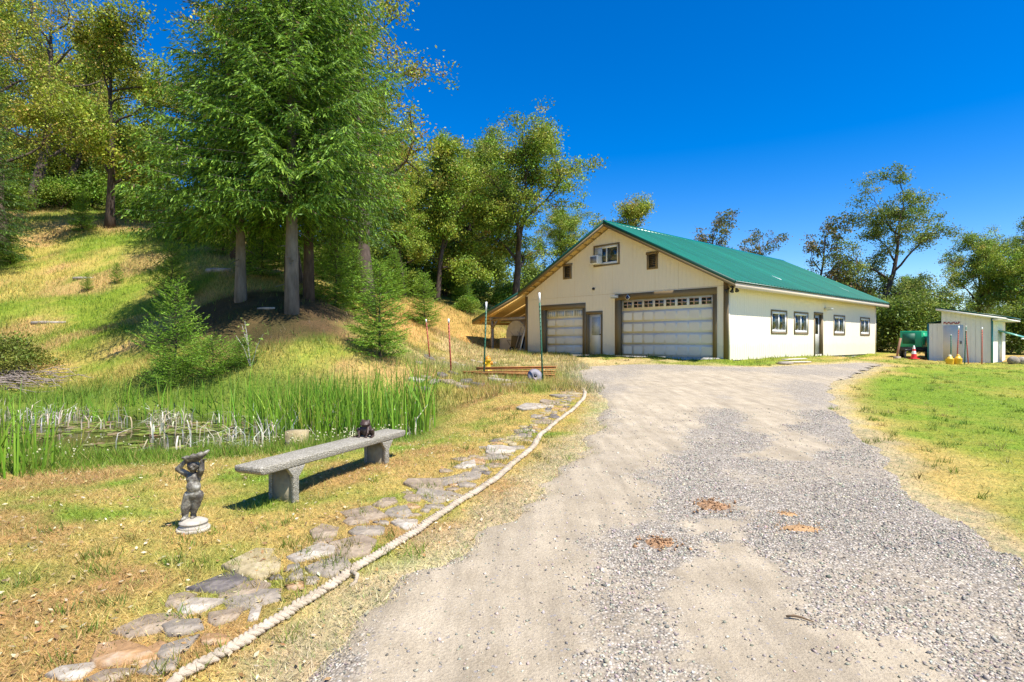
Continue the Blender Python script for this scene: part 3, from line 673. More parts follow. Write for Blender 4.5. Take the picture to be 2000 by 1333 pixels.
# ---- window air conditioner
ac = thing('air_conditioner', 'white boxy air conditioner sticking out of the upper gable window', 'air conditioner', BO, BROT)
a0, a1 = WG[0]+.0, WG[0]+.50; z0 = WG[2]+.02
boxo('housing', WHITE, ac, a0, a1, -.42, -.035, z0, z0+.42, bevel=.012); boxo('grille', BLACK, ac, a0-.008, a0-.001, -.38, -.1, z0+.05, z0+.37)
boxo('coil_grille', pmat('grey_coil', (.22, .22, .23), .6), ac, a0+.05, a1-.06, -.428, -.421, z0+.05, z0+.37)
boxo('filler_panel', pmat('pale_blue_panel', (.55, .62, .70), .5), ac, a0+.06, a1-.02, -.03, -.015, z0+.43, WG[3]-.08)

# ------------------------------------------------------------------ shed on the right
rng = np.random.default_rng(7); random.seed(7)
sx, syy, sz = 22.25, 31.0, .50
shed = thing('garden_shed', 'small white shed with sloping green edged roof beyond the right lawn', 'shed', (sx, syy, sz), BROT)
SHW = paintmat('white_shed_paint', (.82, .79, .72)); TEAL = pmat('teal_trim', (.02, .22, .22), .5, .1); REDP = pmat('faded_red_paint', (.42, .05, .05), .6, .2)
def shed_wall(x0, x1, z0, zt, place, nm='siding_panel'):
    pw = .61; e = list(np.arange(x0, x1-.05, pw))+[x1]
    for a, b in zip(e[:-1], e[1:]):
        mb = MB(); br = [a+.002]+[a+(b-a)*k/3+q for k in (1, 2) for q in (-.007, .007)]+[b-.002]
        for i, (p, q) in enumerate(zip(br[:-1], br[1:])):
            dp = .012 if i % 2 else 0
            mb.add([place(p, dp, z0), place(q, dp, z0), place(q, dp, zt(q)), place(p, dp, zt(p))], [(0, 1, 2, 3)])
        mb.build(nm, SHW, shed)
x_a = .62; x_b = 2.72; D_ = 3.9
top = lambda x: 2.66-.20*(x-.45)
shed_wall(x_a, x_b, -.05, top, lambda x, d, z: (x, d, z)); shed_wall(0, D_, -.05, lambda y: top(x_b), lambda y, d, z: (x_b-d, y, z)); shed_wall(0, D_, -.05, lambda y: top(x_a), lambda y, d, z: (x_a+d, y, z)); shed_wall(x_a, x_b, -.05, top, lambda x, d, z: (x, D_-d, z))
shed_wall(0.02, x_a, -.05, lambda x: 1.98, lambda x, d, z: (x, .12+d, z)); shed_wall(.12, D_-.5, -.05, lambda y: 1.98, lambda y, d, z: (.02+d, y, z))
MB().prism([(-.05, 1.985), (x_a-.005, 2.10), (x_a-.005, 2.14), (-.05, 2.03)], 'y', .05, D_-.4).build('side_roof', GREENTRIM, shed)
MB().prism([(x_a-.22, top(x_a-.22)+.10), (x_b+.62, top(x_b+.62)+.10), (x_b+.62, top(x_b+.62)+.17), (x_a-.22, top(x_a-.22)+.17)], 'y', -.28, D_+.25).build('roof', GREENTRIM, shed)
MB().prism([(x_a-.20, top(x_a-.2)-.01), (x_b+.60, top(x_b+.6)-.01), (x_b+.60, top(x_b+.6)+.095), (x_a-.20, top(x_a-.2)+.095)], 'y', -.27, -.235).build('fascia', SHW, shed)
boxo('soffit', SHW, shed, x_b+.01, x_b+.6, -.22, D_+.2, top(x_b+.6)-.01, top(x_b+.6)+.05)
boxo('corner_trim', TEAL, shed, x_b-.06, x_b+.02, -.022, -.002, -.05, top(x_b)-.01); boxo('corner_trim', TEAL, shed, -.02, .05, .095, .118, -.05, 1.97)
boxo('foundation', CONC, shed, .06, x_b-.03, .03, D_-.03, -.5, -.04)
dr_ = boxo('shed_door', pmat('chalky_white_door', (.74, .70, .63), .95, .06, 1.5), shed, x_a+.08, x_a+.92, -.03, -.004, .0, 1.86); boxo('handle', BLACK, dr_, x_a+.82, x_a+.86, -.06, -.031, .9, 1.05)
# red lettering above the door: too small in the photo to be read, so only its red strokes
lt = MB(); xx = x_a+.10
for w_ in (.07, .06, .07, .05, .03, .07, .06, .06, .07):
    lt.box(xx, xx+w_*.35, -.020, -.006, 1.93, 2.05); lt.box(xx+w_*.4, xx+w_, -.018, -.006, 2.0 if w_ > .06 else 1.93, 2.05 if w_ > .06 else 1.98); xx += w_+.018
lt.build('lettering', REDP, shed)
aw = MB().prism([(x_b+.02, 1.55), (x_b+.95, 1.22), (x_b+.95, 1.27), (x_b+.02, 1.62)], 'y', 1.6, 3.0).build('awning', GREEN, shed); boxo('awning_rail', SHW, aw, x_b+.90, x_b+.94, 1.62, 2.98, 1.13, 1.22)
boxo('side_door', WHITE, shed, x_b+.004, x_b+.03, 1.75, 2.6, .0, 1.5)

# ------------------------------------------------------------------ under the lean-to: tank, wheelbarrow, boards
TANKM = pmat('pale_grey_tank', (.52, .49, .44), .7, .12, 3, dirt=(.3, .26, .2), dirt_amt=.4)
def shop_w(x, y, z=0): return (BO[0]+ux*x+vx*y, BO[1]+uy*x+vy*y, FLOOR+z)
tk = thing('storage_tank', 'pale grey domed tank on a block base under the lean-to', 'tank', shop_w(0, 0, 0), BROT)
boxo('tank_base', TANKM, tk, -2.78, -.30, .45, 2.6, -.25, .86, bevel=.02)
arc = [(-1.42+.86*math.cos(a), 1.02+.88*math.sin(a)) for a in np.linspace(-.17, PI+.17, 26)]
MB().prism(arc[::-1], 'y', .52, 2.5).build('tank_shell', TANKM, tk, bevel=.03)
wb = thing('wheelbarrow', 'black wheelbarrow tipped up against the grey tank', 'wheelbarrow', shop_w(-.95, .08, -.03), BROT)
MB().lathe([(.12, -.04), (.17, -.05), (.19, 0), (.17, .05), (.12, .04)], 18).build('wheel', BLACK, wb).matrix_local = Matrix.Translation((-.35, 0, .19)) @ Matrix.Rotation(PI/2, 4, 'Y')
tr = MB(); 
for s_ in (0, 1): pass
tr.ngon([(-.3, -.12, .35), (.34, -.12, .30), (.34, .28, .25), (-.3, .28, .32), (-.40, .02, 1.02), (.42, .02, 1.0), (.42, .40, .95), (-.40, .40, .95)], [[0, 1, 5, 4], [1, 2, 6, 5], [2, 3, 7, 6], [3, 0, 4, 7], [3, 2, 1, 0]]).build('tray', BLACK, wb, bevel=.04)
for s_ in (-.26, .28): MB().tube([(s_*.3-.35*.6, 0, .19), (s_, .1, .45), (s_, .2, .9), (s_*1.1-.1, -.05, 1.25)], .018, 6).build('handle', GREY_WOOD, wb)
MB().tube([(-.33, -.12, .45), (-.62, -.1, .75), (-.30, -.1, .72)], .014, 5).build('leg', BLACK, wb)
for k, (x, ln, lean_, m_, lb) in enumerate([(-.80, 1.55, .22, GREY_WOOD, 'thin grey stick leaning against the tank, beside the wheelbarrow'), (-.40, 1.70, .16, SHW, 'pale plank leaning on the workshop corner under the lean-to'), (-.62, 1.60, .28, GREY_WOOD, 'grey pole leaning between the wheelbarrow and the pale plank')]):
    w_ = .10 if m_ is SHW else .035
    o = boxo('leaning_plank' if m_ is SHW else 'leaning_pole', m_, None, -w_/2, w_/2, -.015, .015, 0, ln); o.matrix_world = Matrix.Translation(shop_w(x-.05, -.12+.02*k, -.03)) @ Matrix.Rotation(BROT, 4, 'Z') @ Matrix.Rotation(lean_*.7, 4, 'Y') @ Matrix.Rotation(-.22, 4, 'X')
    tag(o, lb, 'plank' if m_ is SHW else 'pole')

# ------------------------------------------------------------------ steel T posts
PG = pmat('green_post_paint', (.02, .11, .06), .5, .25, 9); PR = pmat('rusty_red_post_paint', (.36, .075, .04), .6, .3, 9); PW = pmat('white_post_tip', (.80, .82, .80), .5, .05)
def tpost(px, py, top_px, top_py, mat, label, d=None, tip=.12):
    x, y, z = hit(px, py) if d is None else (*at(px, py, d)[:2], g1(*at(px, py, d)[:2]))
    tx = (top_px-1000)/FPX*y; tz = CAM_H-(top_py-666.5)/FPX*y; h = tz-z
    t = thing('fence_post', label, 'post', (x, y, z)); lean = math.atan2(tx-x, h)
    t.rotation_euler = (0, lean, 0); L = math.hypot(h, tx-x)
    w = .024; st = MB().box(-w, w, -.004, .004, -.3, L*(1-tip)).box(-.004, .004, .004, .042, -.3, L*(1-tip)).build('stake', mat, t)
    tp = MB().box(-w-.001, w+.001, -.0045, .0045, L*(1-tip), L).box(-.0045, .0045, .0045, .043, L*(1-tip), L).build('painted_tip', PW, t)
    k = MB()
    for q in range(int(L/.11)): k.box(-.010, .010, -.014, -.0045, .1+q*.11, .13+q*.11) if .13+q*.11 < L*(1-tip) else None
    k.build('stud', mat, t)
    return t
tpost(945, 735, 950, 590, PG, 'green steel post with white tip behind the hydrant and rusty beams'); tpost(1060, 748, 1053.5, 572, PG, 'taller green steel post with white tip beside the beams and round disc', tip=.11)
tpost(839.5, 701, 832, 624, PR, 'red steel post with white tip, the leftmost by the pond', tip=.08); tpost(881, 727, 876, 623, PR, 'red steel post with white tip beside dark stones, nearer the beams', tip=.08)
for px, py, tx, ty, m_, lb, tp in [(1857.5, 703, 1857.5, 654, PG, 'short green post in front of the shed door', .02), (1869, 706, 1873, 637, PR, 'red post with white tip just right of the yellow jugs', .1), (1884, 713, 1887, 637, PG, 'dark green post crossing a red one before the shed', .02),
                                   (1891.5, 708, 1886.5, 645, PR, 'red post leaning behind a dark green one before the shed', .02), (1918, 711, 1918.5, 640, PR, 'rightmost red post with white tip before the shed', .06)]:
    tpost(px, py, tx, ty, m_, lb, d=27.2, tip=tp)

# ------------------------------------------------------------------ hydrant, beams, disc, planks
YEL = pmat('yellow_hydrant_paint', (.78, .48, .02), .45, .12, 5); ORG = pmat('orange_cap_paint', (.60, .25, .02), .5, .15)
hx, hy, hz = hit(953, 725)
hd = thing('fire_hydrant', 'short yellow fire hydrant behind the rusty steel beams', 'hydrant', (hx, hy, hz-.02), .5)
MB().lathe([(.001, 0), (.13, 0), (.13, .04), (.085, .05), (.08, .34), (.10, .35), (.10, .38), (.09, .39)], 16).build('barrel', YEL, hd, smooth=False)
MB().lathe([(.095, .385), (.09, .43), (.06, .475), (.001, .49)], 16).build('bonnet', ORG, hd); MB().lathe([(.022, .48), (.022, .52), (.001, .525)], 6).build('stem_nut', ORG, hd)
for rot, r in ((0, .045), (PI/2, .055), (PI, .045)):
    MB().lathe([(r, .06), (r, .12), (r*1.3, .125), (r*1.3, .16), (.001, .165)], 12).build('nozzle', YEL if rot else ORG, hd).matrix_local = Matrix.Translation((0, 0, .27)) @ Matrix.Rotation(rot, 4, 'Z') @ Matrix.Rotation(PI/2, 4, 'Y')
RUST = pmat('orange_rust', (.52, .24, .075), .8, .22, 6, .3, dirt=(.34, .13, .04), dirt_amt=.5)
def ibeam(p0, p1, lift, label, wd=.16, ht=.085):
    a = hit(*p0); b = hit(*p1); za, zb_ = a[2]+lift, b[2]+lift; L = math.dist(a[:2], b[:2])
    t = thing('steel_beam', label, 'beam', (a[0], a[1], za)); rz = math.atan2(b[1]-a[1], b[0]-a[0]); t.rotation_euler = (0, -math.atan2(zb_-za, L), rz)
    boxo('flange', RUST, t, 0, L, -wd/2, wd/2, 0, .014); boxo('flange', RUST, t, 0, L, -wd/2, wd/2, ht-.014, ht); boxo('web', RUST, t, 0, L, -.006, .006, .014, ht-.014)
G_ = 'rusty steel beams lying by the pond'
for o, (p0, p1, lf, lb) in zip(range(4), [((904, 733), (1085, 731), .03, 'long orange rusted beam, the rear one of the pile'), ((985, 737), (1084, 739), .03, 'shorter orange rusted beam at the front, behind the round disc'),
                                          ((925, 735), (1083, 735), .02, 'orange rusted beam in the middle of the pile'), ((930, 732.5), (1086, 729.5), .15, 'orange rusted beam lying on top of the others')]):
    ibeam(p0, p1, lf, lb)
x, y, z = hit(1045, 747); ds = thing('metal_disc', 'grey round metal disc propped against the beams near the taller green post', 'disc', (x, y, z))
STEEL = pmat('dull_grey_steel', (.19, .18, .20), .6, .4, 7, metal=.0, dirt=(.35, .14, .14), dirt_amt=.6)
MB().lathe([(.05, .03), (.10, .05), (.19, .03), (.22, 0), (.20, -.015), (.05, .01)], 24).build('disc_plate', STEEL, ds, smooth=True).matrix_local = Matrix.Translation((0, 0, .17)) @ Matrix.Rotation(.55, 4, 'Y') @ Matrix.Rotation(1.1, 4, 'X')
MB().lathe([(.001, .045), (.05, .04), (.05, .015), (.001, .01)], 14).build('hub', BLACK, ds).matrix_local = Matrix.Translation((0, 0, .17)) @ Matrix.Rotation(.55, 4, 'Y') @ Matrix.Rotation(1.1, 4, 'X')
PLANK = pmat('pale_plank', (.62, .55, .44), .8, .15, 4, .2)
for k, (a, b, lf, lb) in enumerate([((1524, 710), (1579, 709), .02, 'lowest pale plank lying along the workshop side wall'), ((1532, 707), (1570, 704), .05, 'upper pale plank on the small plank pile by the side wall'), ((1520, 712), (1545, 712), .02, 'short pale board at the left end of the plank pile')]):
    A = hit(*a); B = hit(*b); L = math.dist(A[:2], B[:2]); o = boxo('plank', PLANK if k < 2 else GREY_WOOD, None, 0, L, -.14, .14, 0, .04); o.location = (A[0], A[1], max(A[2], B[2])+lf); o.rotation_euler = (0, 0, math.atan2(B[1]-A[1], B[0]-A[0])); tag(o, lb, 'plank')

# ------------------------------------------------------------------ generator, cone, jugs, rocks on the right
GENG = pmat('bright_green_enamel', (.01, .34, .17), .4, .15, 2); 
gxp, gyp = at(1784, 702, 32.5)[:2]; gzz = g1(gxp, gyp)
gn = thing('generator_trailer', 'green generator housing on a small dark trailer between workshop and shed', 'generator', (gxp, gyp, gzz), BROT)
boxo('housing', GENG, gn, -.62, .42, -.1, 1.55, .62, 1.52, bevel=.03); boxo('side_grille', pmat('deep_green_louvre', (.005, .10, .06), .6), gn, -.50, .10, -.112, -.101, .80, 1.38); boxo('end_panel', GENG, gn, .421, .44, .2, 1.3, .72, 1.4)
boxo('door_mark', BLACK, gn, .441, .447, .4, .75, .8, 1.15)
boxo('chassis', BLACK, gn, -.65, .46, -.15, 1.7, .38, .60); boxo('drawbar', BLACK, gn, -.14, -.04, -1.3, -.15, .40, .50)
for x_ in (-.72, .52):
    MB().lathe([(.10, -.09), (.27, -.1), (.31, -.05), (.31, .05), (.27, .1), (.10, .09)], 20).build('wheel', BLACK, gn).matrix_local = Matrix.Translation((x_, .75, .31)) @ Matrix.Rotation(PI/2, 4, 'Y')
boxo('jack_stand', STEEL, gn, -.12, -.06, -1.25, -1.19, -.05, .42)
rp = thing('rusty_pole', 'rusty brown post leaning left of the green generator', 'post', (*at(1754, 703, 31.5)[:2], g1(*at(1754, 703, 31.5)[:2])))
MB().tube([(-.1, 0, -.1), (.02, 0, .6), (.14, 0, 1.15)], .055, 8).build('timber', pmat('rusty_timber', (.34, .17, .10), .8, .25), rp); boxo('foot_block', GREY_WOOD, rp, -.2, .06, -.14, .12, -.05, .16)
CR = pmat('red_cone_plastic', (.72, .02, .02), .5, .1); x, y = at(1785, 703.5, 30.5)[:2]
cn = thing('traffic_cone', 'red traffic cone with white bands in front of the generator', 'cone', (x, y, g1(x, y)))
boxo('foot', CR, cn, -.19, .19, -.19, .19, 0, .04, bevel=.01); MB().lathe([(.15, .04), (.112, .26)], 18).build('lower_cone', CR, cn); MB().lathe([(.112, .26), (.082, .42)], 18).build('white_band', PW, cn); MB().lathe([(.082, .42), (.066, .52)], 18).build('upper_cone', CR, cn); MB().lathe([(.066, .52), (.04, .66), (.03, .70), (.001, .70)], 18).build('white_band', PW, cn)
JY = pmat('yellow_jug_plastic', (.72, .44, .03), .45, .15); JW = pmat('cream_cap', (.75, .68, .45), .5, .1)
for px, lb, cap in ((1855, 'yellow plastic jug with pale cap, left of its pair on the lawn', JW), (1871, 'yellow plastic jug with yellow neck, right of its pair on the lawn', JY)):
    x, y = at(px, 715, 26.6)[:2]; j = thing('yellow_jug', lb, 'jug', (x, y, g1(x, y)-.02), .3)
    MB().lathe([(.001, 0), (.145, 0), (.15, .03), (.17, .27), (.175, .28), (.12, .33), (.075, .40)], 14).build('body', JY, j); MB().lathe([(.065, .40), (.06, .47), (.001, .48)], 12).build('cap', cap, j); MB().tube([(.06, 0, .38), (.14, 0, .40), (.16, 0, .32)], .018, 6).build('handle', JY, j)
x, y = at(1784, 702, 33)[:2]

# ------------------------------------------------------------------ concrete bench
def benchmat():
    m, t, b = _new('pebbled_concrete'); co = coords(t); v = N(t, 'ShaderNodeTexVoronoi', Scale=105.0); t.links.new(co, v.inputs['Vector'])
    s = N(t, 'ShaderNodeSeparateColor'); t.links.new(v.outputs['Color'], s.inputs[0])
    c = ramp(t, s.outputs[0], [(0, (.24, .215, .165)), (.5, (.34, .31, .245)), (.85, (.41, .375, .30)), (1, (.54, .50, .42))])
    c = mix(t, ramp(t, noise(t, co, 5, 6, .7), [(.45, (0, 0, 0)), (.7, (.6, .6, .6))]), c, (.24, .22, .16))
    t.links.new(c, b.inputs['Base Color']); b.inputs['Roughness'].default_value = .95; bump(t, b, v.outputs['Distance'], .8, .012); return m
PEB = benchmat(); CONB = pmat('weathered_concrete', (.30, .26, .17), .95, .3, 6, .5, 50, dirt=(.12, .10, .06), dirt_amt=.7)
bA = np.array((-2.107, 4.85)); bdir = np.array((.373, .928)); brz = math.atan2(bdir[1], bdir[0]); BLEN = 2.24; BWD = .30
bgz = g1(-1.9, 5.5); bz = g1(-1.95, 5.25)
bench = thing('concrete_bench', 'pebbled concrete garden bench on two slab legs beside the pond', 'bench', (bA[0], bA[1], bz), brz)
ST = .485-bz                                      # seat top above the ground
MB().prism([(0.035, ST-.072), (.0, ST-.045), (0, ST), (BLEN, ST), (BLEN, ST-.045), (BLEN-.035, ST-.072)], 'y', .0, BWD).build('seat', PEB, bench, bevel=.012)
for k in (.42, 1.86):
    w = .036
    lg = MB().box(k-w+.008, k+w-.008, .04, BWD-.04, -.12, ST-.074).build('leg', CONB, bench)
    for ya in (.002, BWD-.042): MB().prism([(k-w, -.12), (k+w, -.12), (k+w, ST-.17), (k+.12, ST-.074), (k-.10, ST-.074), (k-w, ST-.16)], 'y', ya, ya+.04).build('leg_rib', PEB, lg, bevel=.006)
def b2w(k, w, z): 
    n = np.array((-bdir[1], bdir[0])); p = bA+bdir*k+n*w; return (p[0], p[1], bz+z)

# ------------------------------------------------------------------ cast figures: one continuous remeshed body
def capsule(mb, p, q, r0, r1, n=7, sides=12):
    p = np.array(p, float); q = np.array(q, float); d = q-p; L = np.linalg.norm(d); d = d/(L+1e-9)
    T = []; R = []
    for a in np.linspace(-PI/2, 0, 5): T.append(p+d*r0*math.sin(a)); R.append(max(r0*math.cos(a), 1e-4))
    for k in range(1, n): T.append(p+d*L*k/n); R.append(r0+(r1-r0)*k/n)
    for a in np.linspace(0, PI/2, 5): T.append(q+d*r1*math.sin(a)); R.append(max(r1*math.cos(a), 1e-4))
    mb.tube(T, R, sides)
def ellip(mb, c, r, sides=16, rot=None):
    V = []; rows = 9
    for i in range(rows):
        a = -PI/2+PI*i/(rows-1)
        for j in range(sides):
            b = 2*PI*j/sides; v = Vector((r[0]*max(math.cos(a), 1e-3)*math.cos(b), r[1]*max(math.cos(a), 1e-3)*math.sin(b), r[2]*math.sin(a)))
            if rot: v = rot @ v
            V.append((v.x+c[0], v.y+c[1], v.z+c[2]))
    i = np.arange(rows-1)[:, None]*sides; j = np.arange(sides)[None]; k = (j+1) % sides
    mb.add(V, np.stack([i+j, i+k, i+sides+k, i+sides+j], -1).reshape(-1, 4)); mb.N.append([mb.n-rows*sides+q for q in range(sides)][::-1]); mb.N.append([mb.n-sides+q for q in range(sides)])
def blob(mb, name, mat, parent, vox, sm=3):
    o = mb.build(name, mat, parent, smooth=True); m = o.modifiers.new('union', 'REMESH'); m.mode = 'VOXEL'; m.voxel_size = vox; m.use_smooth_shade = True
    s = o.modifiers.new('soft', 'SMOOTH'); s.factor = .5; s.iterations = sm; return o
def patina():
    m, t, b = _new('mottled_bronze_patina'); co = coords(t); n = noise(t, co, 14, 6, .7)
    c = ramp(t, n, [(.28, (.022, .022, .020)), (.45, (.09, .075, .06)), (.56, (.24, .22, .17)), (.70, (.50, .48, .43))]); t.links.new(c, b.inputs['Base Color']); b.inputs['Roughness'].default_value = .6; bump(t, b, n, .4, .01); return m
PAT = patina(); LST = pmat('pale_cast_stone', (.46, .41, .33), .9, .2, 12, .4, dirt=(.24, .20, .15), dirt_amt=.7)
x, y, z = hit(378, 1036)
stt = thing('garden_statue', 'small weathered statue of a child holding a shell dish overhead', 'statue', (x, y, z-.01), .0); stt.scale = (.92, .92, .88)
MB().lathe([(.001, 0), (.128, 0), (.132, .034), (.126, .040), (.001, .041)], 28).build('lower_plinth', LST, stt); MB().lathe([(.112, .041), (.114, .055), (.106, .058), (.106, .078), (.112, .082), (.110, .092), (.090, .104), (.072, .112), (.001, .116)], 28).build('upper_plinth', LST, stt)
B = MB()                                         # x right, y away; the child leans back, one leg bent, arms up
hipL, hipR = (-.038, 0, .325), (.03, .01, .325)
capsule(B, (-.058, -.015, .225), (-.032, 0, .32), .038, .050); capsule(B, (-.072, .0, .125), (-.058, -.018, .222), .024, .037)      # weight leg
capsule(B, (.012, .015, .225), (.030, .01, .32), .034, .048); capsule(B, (-.03, .045, .13), (.008, .015, .222), .022, .032)
capsule(B, (-.07, -.045, .118), (-.065, 0, .12), .017, .022); capsule(B, (-.012, .0, .118), (-.02, .045, .122), .016, .020)
ellip(B, (.0, .0, .335), (.066, .054, .055)); ellip(B, (.006, -.010, .400), (.058, .054, .066)); ellip(B, (.0, .0, .470), (.062, .048, .060))
capsule(B, (-.050, 0, .505), (-.115, -.03, .560), .028, .024); capsule(B, (-.115, -.03, .560), (-.055, -.03, .625), .024, .018)  # arms
capsule(B, (.05, 0, .505), (.085, -.03, .555), .028, .023); capsule(B, (.085, -.03, .555), (.09, -.03, .63), .023, .018)
capsule(B, (-.005, 0, .51), (.0, -.005, .545), .026, .024)
ellip(B, (.006, -.012, .588), (.050, .052, .056)); ellip(B, (.012, -.062, .580), (.010, .012, .012)); ellip(B, (.012, -.052, .562), (.022, .014, .008)); ellip(B, (-.012, -.056, .598), (.012, .008, .008)); ellip(B, (.034, -.054, .598), (.012, .008, .008)); ellip(B, (-.044, -.004, .585), (.01, .012, .016)); ellip(B, (.056, -.004, .585), (.01, .012, .016))
for k in range(5): a = -.5+k*.25; capsule(B, (-.066, -.02, .622), (-.055+.02*math.cos(a), -.035+.03*a, .648), .009, .006, 3, 6); capsule(B, (.09, -.03, .628), (.10+.02*math.cos(a), -.035+.03*a, .650), .009, .006, 3, 6)
blob(B, 'body', PAT, stt, .0055, 2)
SH = MB(); V = []; nr, na = 5, 28                # fluted, tilted shell dish
for i in range(nr):
    for j in range(na):
        a = 2*PI*j/na; r = (i+.15)/(nr-1)*(1+.10*math.cos(a*9)*(i/(nr-1))+.28*max(0, math.cos(a))**3); V.append((.012+.092*r*math.cos(a), -.01+.075*r*math.sin(a), .606+.075*(i/(nr-1))**2+.024*r*math.cos(a)+.006*math.cos(a*9)*i/(nr-1)))
F = [(i*na+j, i*na+(j+1) % na, (i+1)*na+(j+1) % na, (i+1)*na+j) for i in range(nr-1) for j in range(na)]
SH.add(V, F); SH.N.append(list(range(na)))
so_ = SH.build('shell_dish', PAT, stt, smooth=True); m = so_.modifiers.new('t', 'SOLIDIFY'); m.thickness = .014
# frog on the far end of the bench
BRO = pmat('dark_bronze', (.055, .032, .022), .45, .3, 20, .3); fx, fy, fz = b2w(1.66, .15, ST)
frog = thing('frog_figure', 'dark bronze sitting frog figure on the far end of the bench', 'figurine', (fx, fy, fz), -.25)
B = MB()
ellip(B, (0, .01, .075), (.062, .060, .075), rot=Matrix.Rotation(-.25, 3, 'X')); ellip(B, (0, -.012, .150), (.060, .055, .036)); ellip(B, (0, -.045, .140), (.054, .034, .018)); ellip(B, (-.036, -.004, .180), (.017, .017, .015)); ellip(B, (.036, -.004, .180), (.017, .017, .015))
for s_ in (-1, 1):
    capsule(B, (s_*.055, .035, .035), (s_*.085, -.02, .075), .030, .024); capsule(B, (s_*.085, -.02, .07), (s_*.080, .02, .014), .022, .014); capsule(B, (s_*.080, .02, .010), (s_*.10, -.06, .008), .012, .009)
    capsule(B, (s_*.042, -.03, .10), (s_*.055, -.065, .05), .017, .013); capsule(B, (s_*.055, -.065, .05), (s_*.040, -.075, .008), .013, .010)
    for q in (-.02, 0, .02): capsule(B, (s_*.040, -.075, .008), (s_*.045+q, -.10, .006), .007, .005, 3, 6); capsule(B, (s_*.10, -.06, .007), (s_*.105+q, -.088, .005), .007, .005, 3, 6)
blob(B, 'body', BRO, frog, .005, 2)

# ------------------------------------------------------------------ flagstones laid along the rope and on the pond bank
def stonemat(name, c1, c2, c3):
    m, t, b = _new(name); co = coords(t); n = noise(t, co, 5, 7, .7); n2 = noise(t, co, 17, 5, .7)
    c = ramp(t, n, [(.28, c1), (.5, c2), (.72, c3)]); c = mix(t, 1.0, c, ramp(t, n2, [(.3, (.7, .7, .7)), (.7, (1.2, 1.2, 1.2))]), 'MULTIPLY'); t.links.new(c, b.inputs['Base Color'])
    b.inputs['Roughness'].default_value = .85; bump(t, b, n, .7, .03); return m
STM = [stonemat('brown_slate', (.15, .11, .07), (.29, .22, .15), (.42, .33, .22)), stonemat('grey_slate', (.15, .125, .10), (.28, .235, .18), (.40, .33, .24)), stonemat('rust_slate', (.20, .11, .05), (.40, .23, .10), (.46, .37, .27)),
       stonemat('pale_slate', (.22, .17, .12), (.42, .36, .28), (.58, .53, .44)), stonemat('dark_slate', (.05, .045, .045), (.13, .11, .10), (.26, .22, .18)), stonemat('tan_slate', (.26, .19, .09), (.40, .32, .17), (.48, .40, .26))]
path = bpy.data.objects.new('flagstone_path', None); link(path); kind(path, 'structure', 'irregular flagstones laid in the dry grass along the rope')
laid = []
def stone(px, py, w, h, m, lift=.0, tilt=.05, th=.06):
    x, y, z = hit(px, py); d = y; W_ = w*d/FPX; laid.append((x, y, W_*.6))
    try: D2 = abs(hit(px, py-h/2)[1]-hit(px, py+h/2)[1])
    except Exception: D2 = W_*.7
    lay_stone(x, y, z, W_, min(max(D2*1.25, W_*1.22*.5), W_*1.22*1.3), m, lift, tilt, th)
def lay_stone(x, y, z, W_, D2, m, lift=.0, tilt=.05, th=.06):
    n = random.choice((4, 5, 5, 6, 6)); W_ *= 1.22; a0 = random.uniform(0, 6)
    P = []
    for k in range(n):
        a = a0+2*PI*(k+random.uniform(-.33, .33))/n; r = random.uniform(.76, 1.28); P.append((W_/2*math.cos(a)*r, D2/2*math.sin(a)*r))
    V = [(a*1.0, b*1.0, -th) for a, b in P]+[(a, b, random.uniform(-.004, .004)) for a, b in P]+[(a-math.copysign(min(.012, abs(a)*.1), a), b-math.copysign(min(.012, abs(b)*.1), b), random.uniform(.002, .009)) for a, b in P]+[(random.gauss(0, .1)*W_, random.gauss(0, .1)*D2, .006)]
    fs = [list(range(n))[::-1]]+[[i, (i+1) % n, n+(i+1) % n, n+i] for i in range(n)]+[[n+i, n+(i+1) % n, 2*n+(i+1) % n, 2*n+i] for i in range(n)]+[[2*n+i, 2*n+(i+1) % n, 3*n] for i in range(n)]
    o = MB().ngon(V, fs).build('flagstone', STM[m], path)
    # lie on the local slope of the ground
    e = .2; sxn = (g1(x+e, y)-g1(x-e, y))/(2*e); syn = (g1(x, y+e)-g1(x, y-e))/(2*e)
    o.location = (x, y, z+.012+lift); o.rotation_euler = (math.atan(syn)+random.uniform(-tilt, tilt), -math.atan(sxn)+random.uniform(-tilt, tilt), random.uniform(-.35, .35))
z6 = [(1340,230,170,70,0),(1555,220,160,60,1),(1530,140,190,60,0),(1480,172,110,30,0),(1640,80,110,40,0),(1890,55,220,50,1),(1830,120,50,30,1),(1690,130,110,50,1),(1735,185,110,60,3),(1285,325,160,70,3),(1470,300,200,80,0),(1010,380,260,115,5),(815,470,200,85,4),(1350,395,200,85,1),
      (1195,440,90,60,1),(1200,490,70,45,2),(935,515,200,70,0),(1000,550,250,90,1),(690,590,230,60,3),(615,560,110,55,0),(990,630,110,85,3),(470,690,240,100,0),(640,690,180,75,1),(330,820,270,105,2),(480,830,200,105,2),(600,800,140,105,1),(110,915,200,70,3),(840,640,160,60,0),(1760,60,90,30,0),(300,930,160,50,0)]
for a, b, w, h, m_ in z6: stone(100+a*.4, 950+b*.4, w*.4, h*.4, m_, tilt=.06)
z5 = [(1250,1060,110,50,3),(1300,1100,60,30,1),(1180,1140,240,80,1),(1440,970,190,40,3),(1410,1010,130,50,1),(1520,935,60,25,5),(1590,890,80,30,1),(1630,855,70,30,3),(1690,805,150,25,0),(1650,770,60,20,1),(1660,710,200,30,3),(1740,690,130,25,0),(1800,645,110,25,1),(1860,665,60,20,0),(1790,610,80,15,4),(1000,1180,230,70,0)]
for a, b, w, h, m_ in z5: stone(500+a*.33, 560+b*.33, w*.33, h*.33, m_, tilt=.06)
